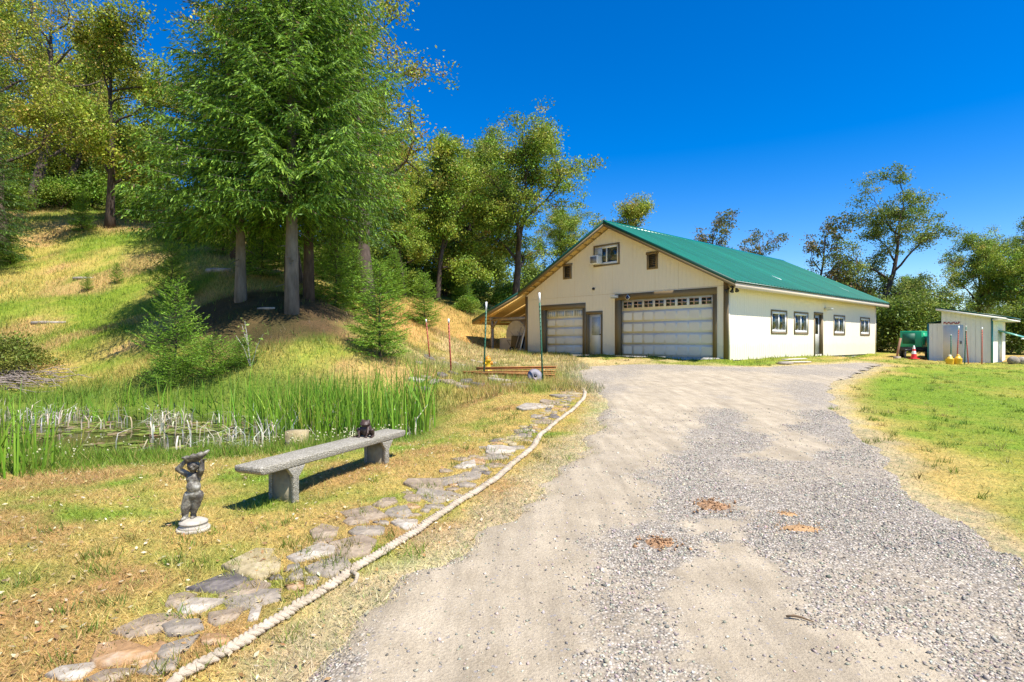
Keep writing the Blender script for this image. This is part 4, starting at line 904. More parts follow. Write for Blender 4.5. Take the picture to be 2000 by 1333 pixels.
z7 = [(200,900,170,40,3),(280,1010,270,70,4),(610,930,170,40,0),(800,990,130,40,1),(810,920,140,40,4),(970,960,150,60,4),(1210,900,260,40,3),(1330,980,160,70,1),(1470,950,200,80,3),(1150,860,130,20,3),(530,845,120,30,4),(660,820,130,60,4),(560,710,110,40,4),(380,630,150,50,4),(750,735,160,40,3),(680,690,60,40,3),(900,665,50,20,3),(500,650,120,40,0),(1010,690,100,30,3),(1160,690,90,30,3),(240,690,80,30,1),(420,930,160,50,1),(330,870,120,30,0),(720,960,120,40,0)]
for a, b, w, h, m_ in z7: stone(780+a*.16, 600+b*.16, w*.16, h*.16, m_, lift=.05, tilt=.16, th=.16)

# ------------------------------------------------------------------ plaited rope edging
RP = [(330,1352),(356,1330),(460,1266),(552,1206),(640,1150),(680,1122),(740,1086),(812,1042),(896,986),(942,956),(995,916),(1038,877),(1058,850),(1094,821),(1127,794),(1143,776),(1137,761),(1120,755),(1087,748)]
rpts = np.array([hit(*p) for p in RP])
def resample(P, step):
    # Catmull-Rom, then even steps
    Q = []
    for i in range(len(P)-1):
        p0, p1, p2, p3 = P[max(i-1, 0)], P[i], P[i+1], P[min(i+2, len(P)-1)]
        for t in np.linspace(0, 1, 24, endpoint=False): Q.append(.5*((2*p1)+(-p0+p2)*t+(2*p0-5*p1+4*p2-p3)*t*t+(-p0+3*p1-3*p2+p3)*t**3))
    Q = np.array(Q+[P[-1]]); s = np.concatenate([[0], np.cumsum(np.linalg.norm(np.diff(Q[:, :2], axis=0), axis=1))]); u = np.arange(0, s[-1], step)
    return np.stack([np.interp(u, s, Q[:, k]) for k in range(3)], 1), u
rc, ru = resample(rpts, .0085)
rc[:, 0] += (fbm(ru, ru*0, .7, 90)-.5)*.06
rc[:, 2] = gz(rc[:, 0], rc[:, 1])+.024
k_ = np.ones(25)/25; rc[:, 2] = np.convolve(np.pad(rc[:, 2], 12, 'edge'), k_, 'valid')
T_ = np.gradient(rc, axis=0); T_[:, 2] = 0; T_ /= np.linalg.norm(T_, axis=1)[:, None]; Nn = np.stack([-T_[:, 1], T_[:, 0], 0*T_[:, 0]], 1)
ROPE = pmat('bleached_rope', (.50, .41, .30), .95, .25, 9, .8, 160, dirt=(.30, .24, .15), dirt_amt=.9)
rope = thing('plaited_rope', 'thick bleached plaited rope edging the gravel drive', 'rope', (0, 0, 0))
lob_v = []; nr_, ns_ = 6, 8                     # herringbone plait: two rows of slanting strand lobes over a core
for i in range(nr_):
    a = -PI/2+PI*i/(nr_-1)
    for j in range(ns_): lob_v.append((math.sin(a), max(math.cos(a), .05)*math.cos(2*PI*j/ns_), max(math.cos(a), .05)*math.sin(2*PI*j/ns_)))
lob_v = np.array(lob_v); li = np.arange(nr_-1)[:, None]*ns_; lj = np.arange(ns_)[None]; lob_f = np.stack([li+lj, li+(lj+1) % ns_, li+ns_+(lj+1) % ns_, li+ns_+lj], -1).reshape(-1, 4)
rr_ = np.random.default_rng(4); stepn = 4
for s_ in (-1, 1):
    row = MB()
    for k in range(stepn*2+(0 if s_ > 0 else stepn//2), len(rc)-8, stepn):
        t3 = T_[k]; n3 = Nn[k]; ax = t3*.80+n3*s_*(.60+rr_.normal(0, .05)); ax = ax/np.linalg.norm(ax); ay = np.cross((0, 0, 1), ax); sz_ = 1+rr_.normal(0, .07)
        c3 = rc[k]+n3*s_*.0185+np.array((0, 0, rr_.normal(.004, .0025)))
        V3 = c3+lob_v[:, :1]*ax*.034*sz_+lob_v[:, 1:2]*ay*.0135*sz_+lob_v[:, 2:]*np.array((0, 0, .0165))+np.array((0, 0, -.010))*(lob_v[:, :1]*.8)
        row.add(V3, lob_f)
    row.build('strand', ROPE, rope, smooth=True)
MB().tube(rc[::4]-np.array((0, 0, .006)), .024, 8).build('core', ROPE, rope, smooth=True)
for k in range(0, len(rc)-60, 5):               # smaller slabs filling the strip beside the rope
    for q in range(3):
        off = random.uniform(.16, .62 if rc[k][1] < 8 else .45); W_ = random.uniform(.09, .24); xx_, yy_ = rc[k][0]+Nn[k][0]*off, rc[k][1]+Nn[k][1]*off
        if any(math.hypot(xx_-a_, yy_-b_) < r_*.78+W_*.42 for a_, b_, r_ in laid): continue
        laid.append((xx_, yy_, W_*.55)); lay_stone(xx_, yy_, g1(xx_, yy_)-.004, W_, W_*random.uniform(.6, 1.3), random.choice((0, 0, 1, 1, 2, 4, 5)), tilt=.05)
i0 = int(np.argmin(np.abs(rc[:, 0]-(hit(680, 1125)[0])))); p0 = rc[i0]
MB().tube([p0+np.array((.02, -.02, .01)), p0+np.array((.07, -.05, .0)), p0+np.array((.075, -.11, -.02)), p0+np.array((.05, -.15, -.03))], [.014, .015, .013, .010], 6).build('loose_end', ROPE, rope, smooth=True)

# ------------------------------------------------------------------ lumps of brown earth and a twig on the drive
MUD = pmat('red_brown_earth', (.33, .19, .095), .98, .5, 14, .9, 60); MUD2 = pmat('ochre_earth', (.40, .24, .11), .98, .3, 10, .8, 60)
for a, b, w, h, m_, n_, lb in [(1288, 1063, 75, 26, MUD, 60, 'crumbled brown earth on the drive, nearest lump, left of the others'), (1388, 990, 80, 26, MUD, 70, 'darker brown earth clod on the drive, farther one in the gravel'), (1560, 1036, 88, 16, MUD2, 26, 'flat ochre smear of earth at the right of the drive'), (1536, 1008, 50, 10, MUD2, 14, 'thin ochre streak of earth just behind the wider smear')]:
    x, y = hit0(a, b, tps); W_ = w*y/FPX; D2 = h*y*y/(FPX*1.45); mb = MB()
    nn = 16; V = [(0, 0, .006)]+[(W_/2*.6*math.cos(2*PI*k/nn)*random.uniform(.7, 1.1), D2/2*.6*math.sin(2*PI*k/nn)*random.uniform(.7, 1.1), .004) for k in range(nn)]+[(W_/2*math.cos(2*PI*k/nn)*random.uniform(.7, 1.15), D2/2*math.sin(2*PI*k/nn)*random.uniform(.7, 1.15), -.012) for k in range(nn)]
    mb.ngon(V, [[0, 1+k, 1+(k+1) % nn] for k in range(nn)]+[[1+k, 1+nn+k, 1+nn+(k+1) % nn, 1+(k+1) % nn] for k in range(nn)])
    for k in range(n_*3):
        r = random.uniform(.003, .007)*(1 if random.random() < .8 else 2.2 if m_ is MUD else 1.3); q = random.gauss(0, .34); s_ = random.gauss(0, .34); c_ = np.array((q*W_*.95, s_*D2*.95, .012*math.exp(-(q*q+s_*s_)*4)+r*.2)); o_ = np.array([(1, 0, 0), (-1, 0, 0), (0, 1, 0), (0, -1, 0), (0, 0, .9), (0, 0, -.9)])*r*rng.uniform(.6, 1.5, (6, 1))+rng.normal(0, r*.25, (6, 3)); mb.add(c_+o_, [(0, 2, 4), (2, 1, 4), (1, 3, 4), (3, 0, 4), (2, 0, 5), (1, 2, 5), (3, 1, 5), (0, 3, 5)])
    o = mb.build('earth_clod', m_); o.location = (x, y, float(dz(np.array([x]), np.array([y]))[0])+.004); o.rotation_euler = (0, 0, random.uniform(-.2, .2)); kind(o, 'stuff', lb)
x, y = hit0(1562, 1218, tps); z = float(dz(np.array([x]), np.array([y]))[0])
o = MB().tube([(x-.06, y+.03, z+.012), (x-.02, y+.02, z+.02), (x+.02, y+.01, z+.014), (x+.06, y-.03, z+.01)], [.006, .007, .006, .003], 5).build('twig', pmat('dry_twig', (.20, .13, .07), .9)); tag(o, 'small dry brown twig lying on the sandy drive', 'twig')

# ------------------------------------------------------------------ foliage generators
def unit(v): return v/(np.linalg.norm(v, axis=-1, keepdims=True)+1e-9)
def leaves(mb, C_, size, cols, r, up=.35, asp=.5, along=None):
    """many small pointed leaf faces at centres C_"""
    n = len(C_); nrm = unit(r.normal(size=(n, 3))+np.array((0, 0, up)))
    a = unit(np.cross(nrm, unit(r.normal(size=(n, 3))))) if along is None else unit(along)
    b = unit(np.cross(nrm, a)); s = size*r.uniform(.65, 1.35, (n, 1))
    V = np.stack([C_-a*s*.5, C_+b*s*asp*.5, C_+a*s*.5, C_-b*s*asp*.5], 1).reshape(-1, 3)
    mb.add(V, np.arange(n*4).reshape(n, 4), np.repeat(cols, 4, 0))
def palette(r, n, cols, w, jit=.22):
    k = r.choice(len(cols), n, p=np.array(w)/sum(w)); c = np.array(cols)[k]
    return np.clip(c*(1+r.normal(0, jit, (n, 1)))*(1+r.normal(0, .06, (n, 3))), .005, .9)
OAKP = [(.25, .35, .038), (.18, .28, .03), (.34, .38, .05), (.40, .32, .07)]
def oak_mesh(seed, h, cr, tr, nl=26, leaf=.17, pal=OAKP, w=(5, 3, 3, 1), fork=.32, lean=(0, 0), dens=1.0, sub=6, spread=.9, low=.0, cl=.42):
    r = np.random.default_rng(seed); wood = MB(); tips = []
    def path(p, d, L, n, wob, trop):
        P = [np.array(p, float)]; d = unit(np.array(d, float))
        for k in range(n):
            d = unit(d+r.normal(0, wob, 3)+np.array((0, 0, trop))); P.append(P[-1]+d*L/n)
        return np.array(P), d
    tp, td = path((0, 0, -.4), (lean[0], lean[1], 1), h*.80, 8, .10, .05)
    wood.tube(tp, np.linspace(1, .22, 9)**1.1*tr*np.array([1.35, 1.08]+[1]*7), 9)
    nlimb = 11
    for i in range(nlimb):
        f = fork+(.98-fork)*i/(nlimb-1); q = f*8; k = min(int(q), 7); p = tp[k]+(tp[k+1]-tp[k])*(q-k)
        az = i*2.4+r.normal(0, .35); el = .25+.75*f+r.normal(0, .12); d = (math.cos(az)*math.cos(el), math.sin(az)*math.cos(el), math.sin(el))
        L = cr*spread*(1.05-.45*abs(f-.55)*1.4)*r.uniform(.75, 1.15)
        lp, ld = path(p, d, L, 6, .20, .05); r0 = tr*(.46-.28*f); wood.tube(lp, np.linspace(1, .25, 7)*r0, 6)
        for j in range(sub):
            g = .3+.7*(j+r.uniform(0, .6))/sub; g = min(g, .99); kk = min(int(g*6), 5); sp = lp[kk]+(lp[kk+1]-lp[kk])*(g*6-kk)
            dd = unit(lp[kk+1]-lp[kk])*.55+r.normal(0, .62, 3)+np.array((0, 0, .12)); SL = L*.48*r.uniform(.6, 1.1)
            bp, bd = path(sp, dd, SL, 4, .25, .02); wood.tube(bp, np.linspace(1, .3, 5)*r0*.34, 5, cap=False)
            for q2 in range(5):
                g2 = .35+.65*q2/4; k2 = min(int(g2*4), 3); tpnt = bp[k2]+(bp[k2+1]-bp[k2])*(g2*4-k2)
                d3 = unit(bp[k2+1]-bp[k2])*.4+r.normal(0, .7, 3); wl = SL*.42*r.uniform(.5, 1.1); wp_, _ = path(tpnt, d3, wl, 2, .3, -.02); wood.tube(wp_, np.linspace(1, .4, 3)*max(r0*.12, .012), 4, cap=False)
                tips += [wp_[1], wp_[2]]
    tips = np.array(tips); tips = tips[r.random(len(tips)) < dens]
    if low: tips = tips[tips[:, 2] > low]
    base = palette(r, len(tips), pal, w, .18); cr_ = cl*r.uniform(.7, 1.4, (len(tips), 1))
    Cn = np.repeat(tips, nl, 0)+r.normal(size=(len(tips)*nl, 3))*np.repeat(cr_, nl, 0)*np.array((.75, .75, .42))
    cols = np.clip(np.repeat(base, nl, 0)*(1+r.normal(0, .22, (len(Cn), 1))), .004, .8)
    fo = MB(); leaves(fo, Cn, leaf, cols, r, .5, .62)
    return wood, fo
def spruce_mesh(seed, h, rad, cb, tr, spray=.2, pal=None, w=(4, 3, 2), droop=.30, up=.14, dens=1.0, whorl=.40, nb=6, shape=.8, tsp=.16, cstart=.10, hang=.35, skirt=0.0):
    pal = pal or [(.045, .105, .018), (.075, .15, .022), (.13, .23, .028)]
    r = np.random.default_rng(seed); wood = MB(); Cs = []; Ds = []; tipw = []
    wood.tube([(r.normal(0, .03)*k/6*(0 if k < 2 else 1), r.normal(0, .03)*(0 if k < 2 else 1), -.35+(h+.3)*k/6) for k in range(7)], np.linspace(1, .04, 7)*tr*np.array([1.18]+[1]*6), 10)
    z = cb
    while z < h-.05:
        f = (z-cb)/(h-cb); n = nb if f < .8 else 4
        a0 = r.uniform(0, 6.28)
        for k in range(n):
            L = rad*max((1-f), .02)**shape*r.uniform(.72, 1.12)+.06; az = a0+2*PI*k/n+r.normal(0, .18)
            if f < .08: L *= .80+.2*f/.08
            o = np.array((math.cos(az), math.sin(az), 0)); sd = np.array((-o[1], o[0], 0)); m = max(5, int(L/.3)); t = np.linspace(0, 1, m)
            s_up = up+.45*f; P = o*(L*t)[:, None]+np.array((0, 0, 1))*(z+L*(s_up*t-droop*(1-f*.8)*t*t*1.35+.16*t**4))[:, None]+np.array((0, 0, r.normal(0, .06)))
            wood.tube(P, np.linspace(1, .2, m)*max(.009, tr*.11*(1-f*.7)), 4, cap=False)
            nbl = max(4, int(L/tsp*dens))
            for tt in np.linspace(cstart, 1, nbl):
                q = tt*(m-1); i = min(int(q), m-2); p = P[i]+(P[i+1]-P[i])*(q-i); fd = unit(P[i+1]-P[i])
                for s_ in ((-1, 1) if tt < .97 else (0,)):
                    l = (.16+.34*min(L, 2.6)*(1-.62*tt)*min(1, tt*3+.25))*r.uniform(.6, 1.15) if s_ else .12+.06*L
                    d = unit(fd*.62+sd*s_*.80+np.array((0, 0, -hang*r.uniform(.4, 1.5)))+r.normal(0, .10, 3))
                    ns = max(2, int(l/(spray*.30))); u = (np.arange(ns)+.6)/ns
                    pts = p+d*(l*u)[:, None]+np.array((0, 0, -1))*(hang*.55*l*u*u)[:, None]
                    Cs.append(pts+r.normal(0, spray*.09, pts.shape)); Ds.append(unit(np.tile(d, (ns, 1))+np.array((0, 0, -.35))*u[:, None]*hang*2+r.normal(0, .38, (ns, 3)))); tipw.append(u*(.35+.65*tt))
        z += whorl*r.uniform(.75, 1.25)*(1 if f < .7 else .75)
    Cs = np.concatenate(Cs); Ds = np.concatenate(Ds); tw = np.concatenate(tipw)
    c = palette(r, len(Cs), pal, w, .22); fresh = (r.random(len(Cs)) < tw*.55)[:, None]; c = np.where(fresh, c*.4+np.array(pal[-1])*.75, c); c = np.where((r.random(len(Cs)) < .035*(1-tw))[:, None], np.array((.20, .13, .07)), c)
    for k in range(14 if cb > 1 else 0):        # dead stubs below the crown
        a = r.uniform(0, 6.28); zz_ = r.uniform(.8, cb+.6); L = r.uniform(.15, .9); d_ = np.array((math.cos(a), math.sin(a), r.uniform(-.3, .1))); wood.tube([np.array((0, 0, zz_))+d_*tr*.7, np.array((0, 0, zz_))+d_*L*.6, np.array((0, 0, zz_-.06*L))+d_*L], [.018, .013, .006], 4, cap=False)
    fo = MB(); leaves(fo, Cs, spray, c, r, .9, .22, along=Ds)
    return wood, fo
def bush_mesh(seed, rad, ht, n, leaf, pal, w, stems=9, asp=.55):
    r = np.random.default_rng(seed); wood = MB(); Cn = []
    for k in range(stems):
        a = r.uniform(0, 6.28); q = r.uniform(.25, .9); e = np.array((math.cos(a)*rad*q, math.sin(a)*rad*q, ht*r.uniform(.55, .95)))
        wood.tube([(0, 0, -.1), e*.5+np.array((0, 0, ht*.12)), e], [.03, .02, .008], 5, cap=False)
    nc = 60; a = r.uniform(0, 6.28, nc); q = np.sqrt(r.random(nc)); zz = r.random(nc)**.7
    cc = np.stack([np.cos(a)*q*rad*(1-.45*zz**2), np.sin(a)*q*rad*(1-.45*zz**2), .08*ht+zz*ht*.9*np.sqrt(np.maximum(.05, 1-(q*.85)**2))], 1)
    base = palette(r, nc, pal, w, .2); per = n//nc
    P = np.repeat(cc, per, 0)+r.normal(size=(nc*per, 3))*np.array((rad*.16, rad*.16, ht*.10)); P[:, 2] = np.maximum(P[:, 2], .02)
    c = np.clip(np.repeat(base, per, 0)*(1+r.normal(0, .25, (nc*per, 1))), .004, .8); fo = MB(); leaves(fo, P, leaf, c, r, .6, asp)
    return wood, fo
class Plant:
    """a plant kind: built once, copied after that"""
    def __init__(s, name, wood, fo, bark, trunk='trunk', crown='crown', cat='tree'):
        s.name, s.cat = name, cat; s.first = True
        s.root = bpy.data.objects.new(name, None); s.root.empty_display_size = .3; s.parts = []
        s.w = wood.build(trunk, bark, s.root); s.f = fo.build(crown, LEAF, s.root)
    def put(s, x, y, label, group=None, sc=1.0, rz=0.0, sz=1.0, sink=.0, z=None):
        if s.first: link(s.root); r = s.root; s.first = False
        else:
            r = s.root.copy(); COL.objects.link(r)
            for p in (s.w, s.f): c = p.copy(); COL.objects.link(c); c.parent = r
        r.location = (x, y, (g1(x, y) if z is None else z)-sink); r.rotation_euler = (0, 0, rz); r.scale = (sc, sc, sc*sz)
        for k in ('group',):
            if k in r: del r[k]
        return tag(r, label, s.cat, group)
    def px(s, px, d, *a, **k):
        return s.put((px-1000)/FPX*d, d, *a, **k)

# ------------------------------------------------------------------ the big conifers on the bank
CONP = [(.075, .165, .016), (.12, .24, .022), (.24, .38, .040)]
DCON = [(.042, .10, .022), (.07, .14, .024), (.11, .20, .03)]
big1 = Plant('spruce_tree', *spruce_mesh(11, 17.5, 4.0, 3.4, .215, .17, CONP, nb=8, shape=.60, droop=.30, dens=1.3, whorl=.40, hang=.5), BARK_CON)
big1.px(570, 19, 'tall bright green spruce with pale straight trunk on the bank above the pond')
big2 = Plant('spruce_tree', *spruce_mesh(12, 9.2, 4.2, 2.6, .20, .17, CONP, nb=8, shape=.60, droop=.30, dens=1.3, whorl=.36, hang=.5), BARK_CON)
big2.px(470, 20.5, 'shorter broad spruce with grey trunk, left of the pale trunked one')
big3 = Plant('spruce_tree', *spruce_mesh(13, 16.5, 3.6, 3.0, .19, .21, DCON, nb=6, shape=.62, droop=.3, whorl=.42), BARK_OAK)
big3.px(603, 21.6, 'dark trunked spruce close behind the pale trunked one')
big4 = Plant('spruce_tree', *spruce_mesh(14, 20, 4.2, 2.5, .28, .24, DCON, nb=6, shape=.7, droop=.34, whorl=.5, tsp=.2), BARK_OAK)
big4.px(462, 29, 'very tall dark spruce rising behind the shorter broad one'); big4.px(-50, 27, 'dark spruce cut by the left edge of the picture', sc=.62, rz=2.0)
big4.px(655, 33, 'tall dark spruce behind the right side of the conifer group', sc=.95, rz=1.1)
# ------------------------------------------------------------------ young conifers
YP = [(.11, .22, .018), (.17, .32, .025), (.28, .44, .045)]
y1 = Plant('young_fir', *spruce_mesh(21, 2.75, .95, .12, .045, .085, YP, nb=7, shape=.75, droop=.12, up=.22, whorl=.17, tsp=.075, hang=.15), BARK_OAK)
y1.px(742, 16.6, 'bushy young fir at the right end of the bank behind the reeds')
y2 = Plant('young_fir', *spruce_mesh(22, 2.6, .95, .25, .035, .075, YP, nb=6, shape=.75, droop=.05, up=.35, whorl=.21, tsp=.075, hang=.05, cstart=.15), BARK_OAK)
y2.px(343, 15.4, 'open young fir with pale tips standing above the low bush left of the pond')
y1.px(828, 31, 'rounded young fir on the dry slope above the red posts', sc=1.05, rz=1.0); y1.px(655, 23, 'young fir in sun just right of the conifer trunks', sc=1.25, rz=2.2); y1.px(690, 25, 'young fir behind the bushy one, right of the trunks', sc=1.05, rz=5.2)
y1.px(512, 25, 'young fir between the two nearest conifer trunks', sc=1.2, rz=3.5); y2.px(337, 22.5, 'dark slender fir sapling in shade left of the trunks', sc=.95, rz=2.6); y1.px(20, 29, 'young fir at the left edge below the dark spruce', sc=.7, rz=.4)
y1.px(435, 30, 'young fir in the shade behind the left trunk', sc=1.1, rz=.9); y1.px(770, 36, 'young fir far up the slope beside the woods', sc=1.1, rz=4.4); y1.px(905, 44, 'young fir at the foot of the woods left of the workshop', sc=1.0, rz=2.9); y1.px(160, 33, 'young fir in the meadow under the left oaks', sc=.8, rz=3.1)
y2.px(228, 25.5, 'tiny fir sapling alone in the sloping meadow', sc=.35, rz=1.5); y2.px(170, 25, 'tiny fir sapling left of the other in the meadow', sc=.3, rz=.5)
# ------------------------------------------------------------------ low bushes
GB = [(.13, .23, .02), (.19, .30, .03), (.27, .32, .05)]; OB = [(.18, .21, .035), (.26, .25, .05), (.14, .19, .025)]; BB = [(.34, .23, .08), (.27, .21, .07), (.22, .25, .05)]
b1 = Plant('low_fir_bush', *spruce_mesh(31, 1.5, 1.2, .05, .03, .085, YP, nb=6, shape=.8, droop=.06, up=.42, whorl=.19, tsp=.09, hang=.10), BARK_OAK, 'stems', 'foliage', 'bush')
b1.px(330, 14.9, 'spreading low fir bush under the open young fir at the pond', sc=.58, rz=.5); b1.px(415, 15.0, 'low fir bush right of the open young fir at the pond', sc=.78, rz=2, sz=.85); b1.px(470, 15.2, 'smallest low fir bush beside the thin pale sapling', sc=.5, rz=4)
b2 = Plant('low_bush', *bush_mesh(32, 1.2, 1.2, 6000, .10, OB, (4, 3, 2), asp=.35), BARK_OAK, 'stems', 'foliage', 'bush')
b2.px(20, 17.5, 'olive bush at the left edge above the pond')
b3 = Plant('leafy_shrub', *bush_mesh(33, 1.8, 2.3, 7000, .15, GB, (4, 3, 2)), BARK_OAK, 'stems', 'foliage', 'bush')
G3 = 'green shrubs at the foot of the woods'
for i, (p, d, s_, lb) in enumerate([(120, 38, .9, 'leafy shrub on the meadow edge left of the front oak'), (175, 40, 1.1, 'leafy shrub right behind the front oak trunk'), (250, 39, .8, 'leafy shrub between the front left oak and the spruces'), (60, 40, 1.0, 'leafy shrub under the thin leaved oak at upper left'),
        (300, 37, .8, 'leafy shrub in shade left of the broad spruce trunk'), (545, 31, .8, 'leafy shrub seen between the grey and the pale conifer trunks'), (600, 29, .7, 'leafy shrub behind the dark conifer trunk'), (700, 34, .9, 'leafy shrub up the slope behind the sunlit young firs'), (745, 41, 1.1, 'leafy shrub above the bushy young fir by the reeds'),
        (800, 43, .9, 'leafy shrub just left of the rounded young fir'), (870, 48, 1.1, 'leafy shrub below the slender green oak'), (925, 50, .9, 'leafy shrub beside the dark trunks left of the workshop'), (990, 52, 1.0, 'leafy shrub at the foot of the big round oak'), (355, 33, .8, 'leafy shrub in shade behind the slender fir sapling'),
        (5, 36, .9, 'leafy shrub at the left picture edge on the meadow top'), (915, 41, .55, 'small bright shrub on the slope above the lean-to roof')]):
    b3.px(p, d, lb, G3, sc=s_, rz=i*1.7)
b4 = Plant('leafy_shrub', *bush_mesh(34, 2.4, 4.2, 9000, .19, [(.16, .23, .028), (.22, .28, .04), (.11, .17, .025)], (3, 3, 2)), BARK_OAK, 'stems', 'foliage', 'bush')
G4 = 'tall shrubs screening the yard on the right'
for i, (p, d, s_, lb) in enumerate([(1722, 43, .95, 'tall shrub touching the far corner of the workshop'), (1752, 40, .95, 'tall shrub straight behind the rusty leaning post'), (1790, 42, 1.05, 'tall shrub straight behind the green generator'), (1815, 39, .85, 'tall shrub between the generator and the shed'), (1870, 42, .62, 'tall shrub behind the shed, under its high roof end'),
        (1930, 41, .6, 'tall shrub behind the low end of the shed roof'), (1975, 38, .7, 'tall shrub right of the shed, behind its awning'), (2010, 37, .8, 'tall shrub cut by the right picture edge beside the rocks'), (1960, 44, .8, 'tall shrub under the leafy tree near the right edge'), (1700, 47, 1.0, 'tall shrub peeping past the workshop end under the brownish shrub')]):
    b4.px(p, d, lb, G4, sc=s_, rz=i*2.1)
GU = 'thick undergrowth shrubs along the hill crest'
for i, (p, d, s_, lb) in enumerate([(20, 46, 1.2, 'dark thicket shrub on the crest at the far left'), (90, 47, 1.2, 'dark thicket shrub on the crest under the left oaks'), (165, 47, 1.25, 'dark thicket shrub on the crest behind the front left oak'), (260, 46, 1.2, 'dark thicket shrub on the crest left of the tall dark spruce'), (770, 47, 1.1, 'thicket shrub right of the conifers below the leaning oak'),
        (835, 52, 1.1, 'thicket shrub behind the rounded young fir'), (890, 55, 1.1, 'thicket shrub between slender oak and yellow green oak'), (945, 56, 1.15, 'thicket shrub left of the big dark oak trunk'), (1035, 58, 1.1, 'thicket shrub right of the big dark oak trunk'), (690, 46, 1.0, 'thicket shrub behind the young firs right of the trunks'), (1090, 60, 1.0, 'thicket shrub peeping above the left roof slope')]):
    b4.px(p, d, lb, GU, sc=s_, rz=i*1.3+.4)
b5 = Plant('brown_shrub', *bush_mesh(35, 3.0, 6.6, 10000, .20, BB, (4, 3, 2)), BARK_OAK, 'stems', 'foliage', 'bush')
b5.px(1645, 47, 'tall brownish shrub showing behind the workshop eave'); b5.px(1590, 52, 'greyer brown shrub beyond the roof, left of the tall brownish one', sc=.95, rz=2)
# ------------------------------------------------------------------ oaks
YOAK = [(.30, .36, .035), (.22, .30, .030), (.40, .38, .055), (.46, .32, .08)]
oA = Plant('oak_tree', *oak_mesh(41, 15.5, 5.6, .40, nl=52, leaf=.17, fork=.36, dens=.95, cl=.48, sub=8, spread=1.05), BARK_OAK); oB = Plant('oak_tree', *oak_mesh(42, 13.0, 4.6, .28, nl=52, leaf=.16, fork=.3, pal=YOAK, w=(5, 4, 3, 1), cl=.45), BARK_OAK)
oC = Plant('oak_tree', *oak_mesh(43, 12.0, 4.0, .22, nl=52, leaf=.16, fork=.3, pal=OAKP, lean=(.12, .0), cl=.44), BARK_OAK); oD = Plant('oak_tree', *oak_mesh(44, 14.5, 5.0, .34, nl=28, leaf=.125, fork=.3, pal=YOAK, w=(4, 3, 4, 2), dens=.9), BARK_OAK)
oE = Plant('oak_tree', *oak_mesh(45, 14.0, 5.4, .34, nl=56, leaf=.14, fork=.3, pal=[(.15, .22, .035), (.20, .26, .04), (.28, .29, .06)], w=(4, 3, 2), lean=(.28, 0), dens=.85, cl=.40), BARK_OAK)
oF = Plant('oak_tree', *oak_mesh(46, 12.0, 3.2, .20, nl=14, leaf=.18, fork=.25, pal=[(.13, .16, .04), (.22, .18, .08)], w=(3, 2), dens=.55, cl=.3), BARK_OAK)
oA.px(1012, 47, 'big round oak with dark trunk standing left of the workshop roof', rz=.6, sc=.95)
oB.px(215, 34, 'yellow green oak standing alone in front on the left slope', rz=.3, sc=.92)
oD.px(60, 37, 'thin leaved oak at upper left on the slope', rz=1.0, sc=1.1); oB.px(120, 43, 'yellow green oak behind the front one on the left slope', rz=2.2, sc=1.05); oD.px(5, 30, 'thin leaved oak at the left edge with branches across the top', rz=2.4, sc=1.0)
oC.px(852, 43, 'slender green oak left of the big round oak', rz=.5, sc=1.0); oB.px(915, 46, 'yellow green oak between the slender oak and the big round one', rz=3.3, sc=.80); oC.px(790, 40, 'leaning oak just right of the conifers', rz=4.0, sc=.75)
oD.px(715, 27, 'sparse oak with coppery leaves rising behind the conifers on the right', rz=1.8, sc=1.18); oD.px(576, 25, 'sparse oak with coppery leaves among the conifer tops', rz=4.4, sc=1.0); oD.px(476, 25.5, 'sparse oak with coppery leaves over the shorter broad spruce', rz=.2, sc=.62)
oB.px(1195, 64, 'oak with rusty top rising behind the roof peak', rz=1.4, sc=1.08); oF.px(1385, 68, 'small distant tree peeping over the roof ridge', rz=1, sc=1.3); oF.px(1490, 62, 'small distant tree over the roof, right of the other', rz=2.4, sc=1.1)
oE.px(1690, 46, 'big tree leaning right with twisted limbs beyond the workshop', rz=.0, sc=.98); oF.px(1600, 50, 'half bare tree left of the big leaning one', rz=.7, sc=1.05)
oA.px(1897, 50, 'dark trunked tree rising straight behind the shed', rz=2.2, sc=.66); oC.px(1992, 46, 'leafy tree at the right edge behind the shed', rz=2.0, sc=.74); oE.px(2060, 50, 'tree half cut by the right edge of the picture', rz=3.0, sc=.8); oC.px(1800, 54, 'slim tree between the big leaning one and the shed', rz=3.4, sc=.55)
GW = 'oaks deep in the woods on the hill'
for i, (p, d, s_, lb) in enumerate([(30, 52, 1.1, 'oak deep in the woods at the far left, behind the thin leaved oak'), (150, 56, 1.2, 'tall oak deep in the woods between the two yellow green oaks'), (285, 52, .62, 'low oak deep in the woods left of the very tall dark spruce'),
        (700, 48, .9, 'oak right behind the tall dark spruce on the right side'), (760, 58, 1.05, 'oak in the woods above the leaning oak'), (800, 50, .85, 'oak in the woods behind the rounded young fir'), (902, 53, .9, 'oak in the woods just behind the yellow green middle oak'), (820, 60, .95, 'oak in the woods just left of the slender green oak'), (880, 62, .9, 'oak in the woods just right of the slender green oak'), (940, 58, .8, 'low oak in the woods left of the big round oak trunk'), (975, 66, .8, 'distant oak directly behind the big round oak trunk'), (320, 44, .55, 'low oak squeezed between the front left oak and the spruces'), (1080, 66, .75, 'distant oak right of the big round oak, over the roof'), (-40, 46, 1.0, 'oak whose branches enter at the left picture edge')]):
    (oA, oB, oC)[i % 3].px(p, d, lb, GW, sc=s_, rz=i*2.3)
GF = 'distant trees beyond the yard'
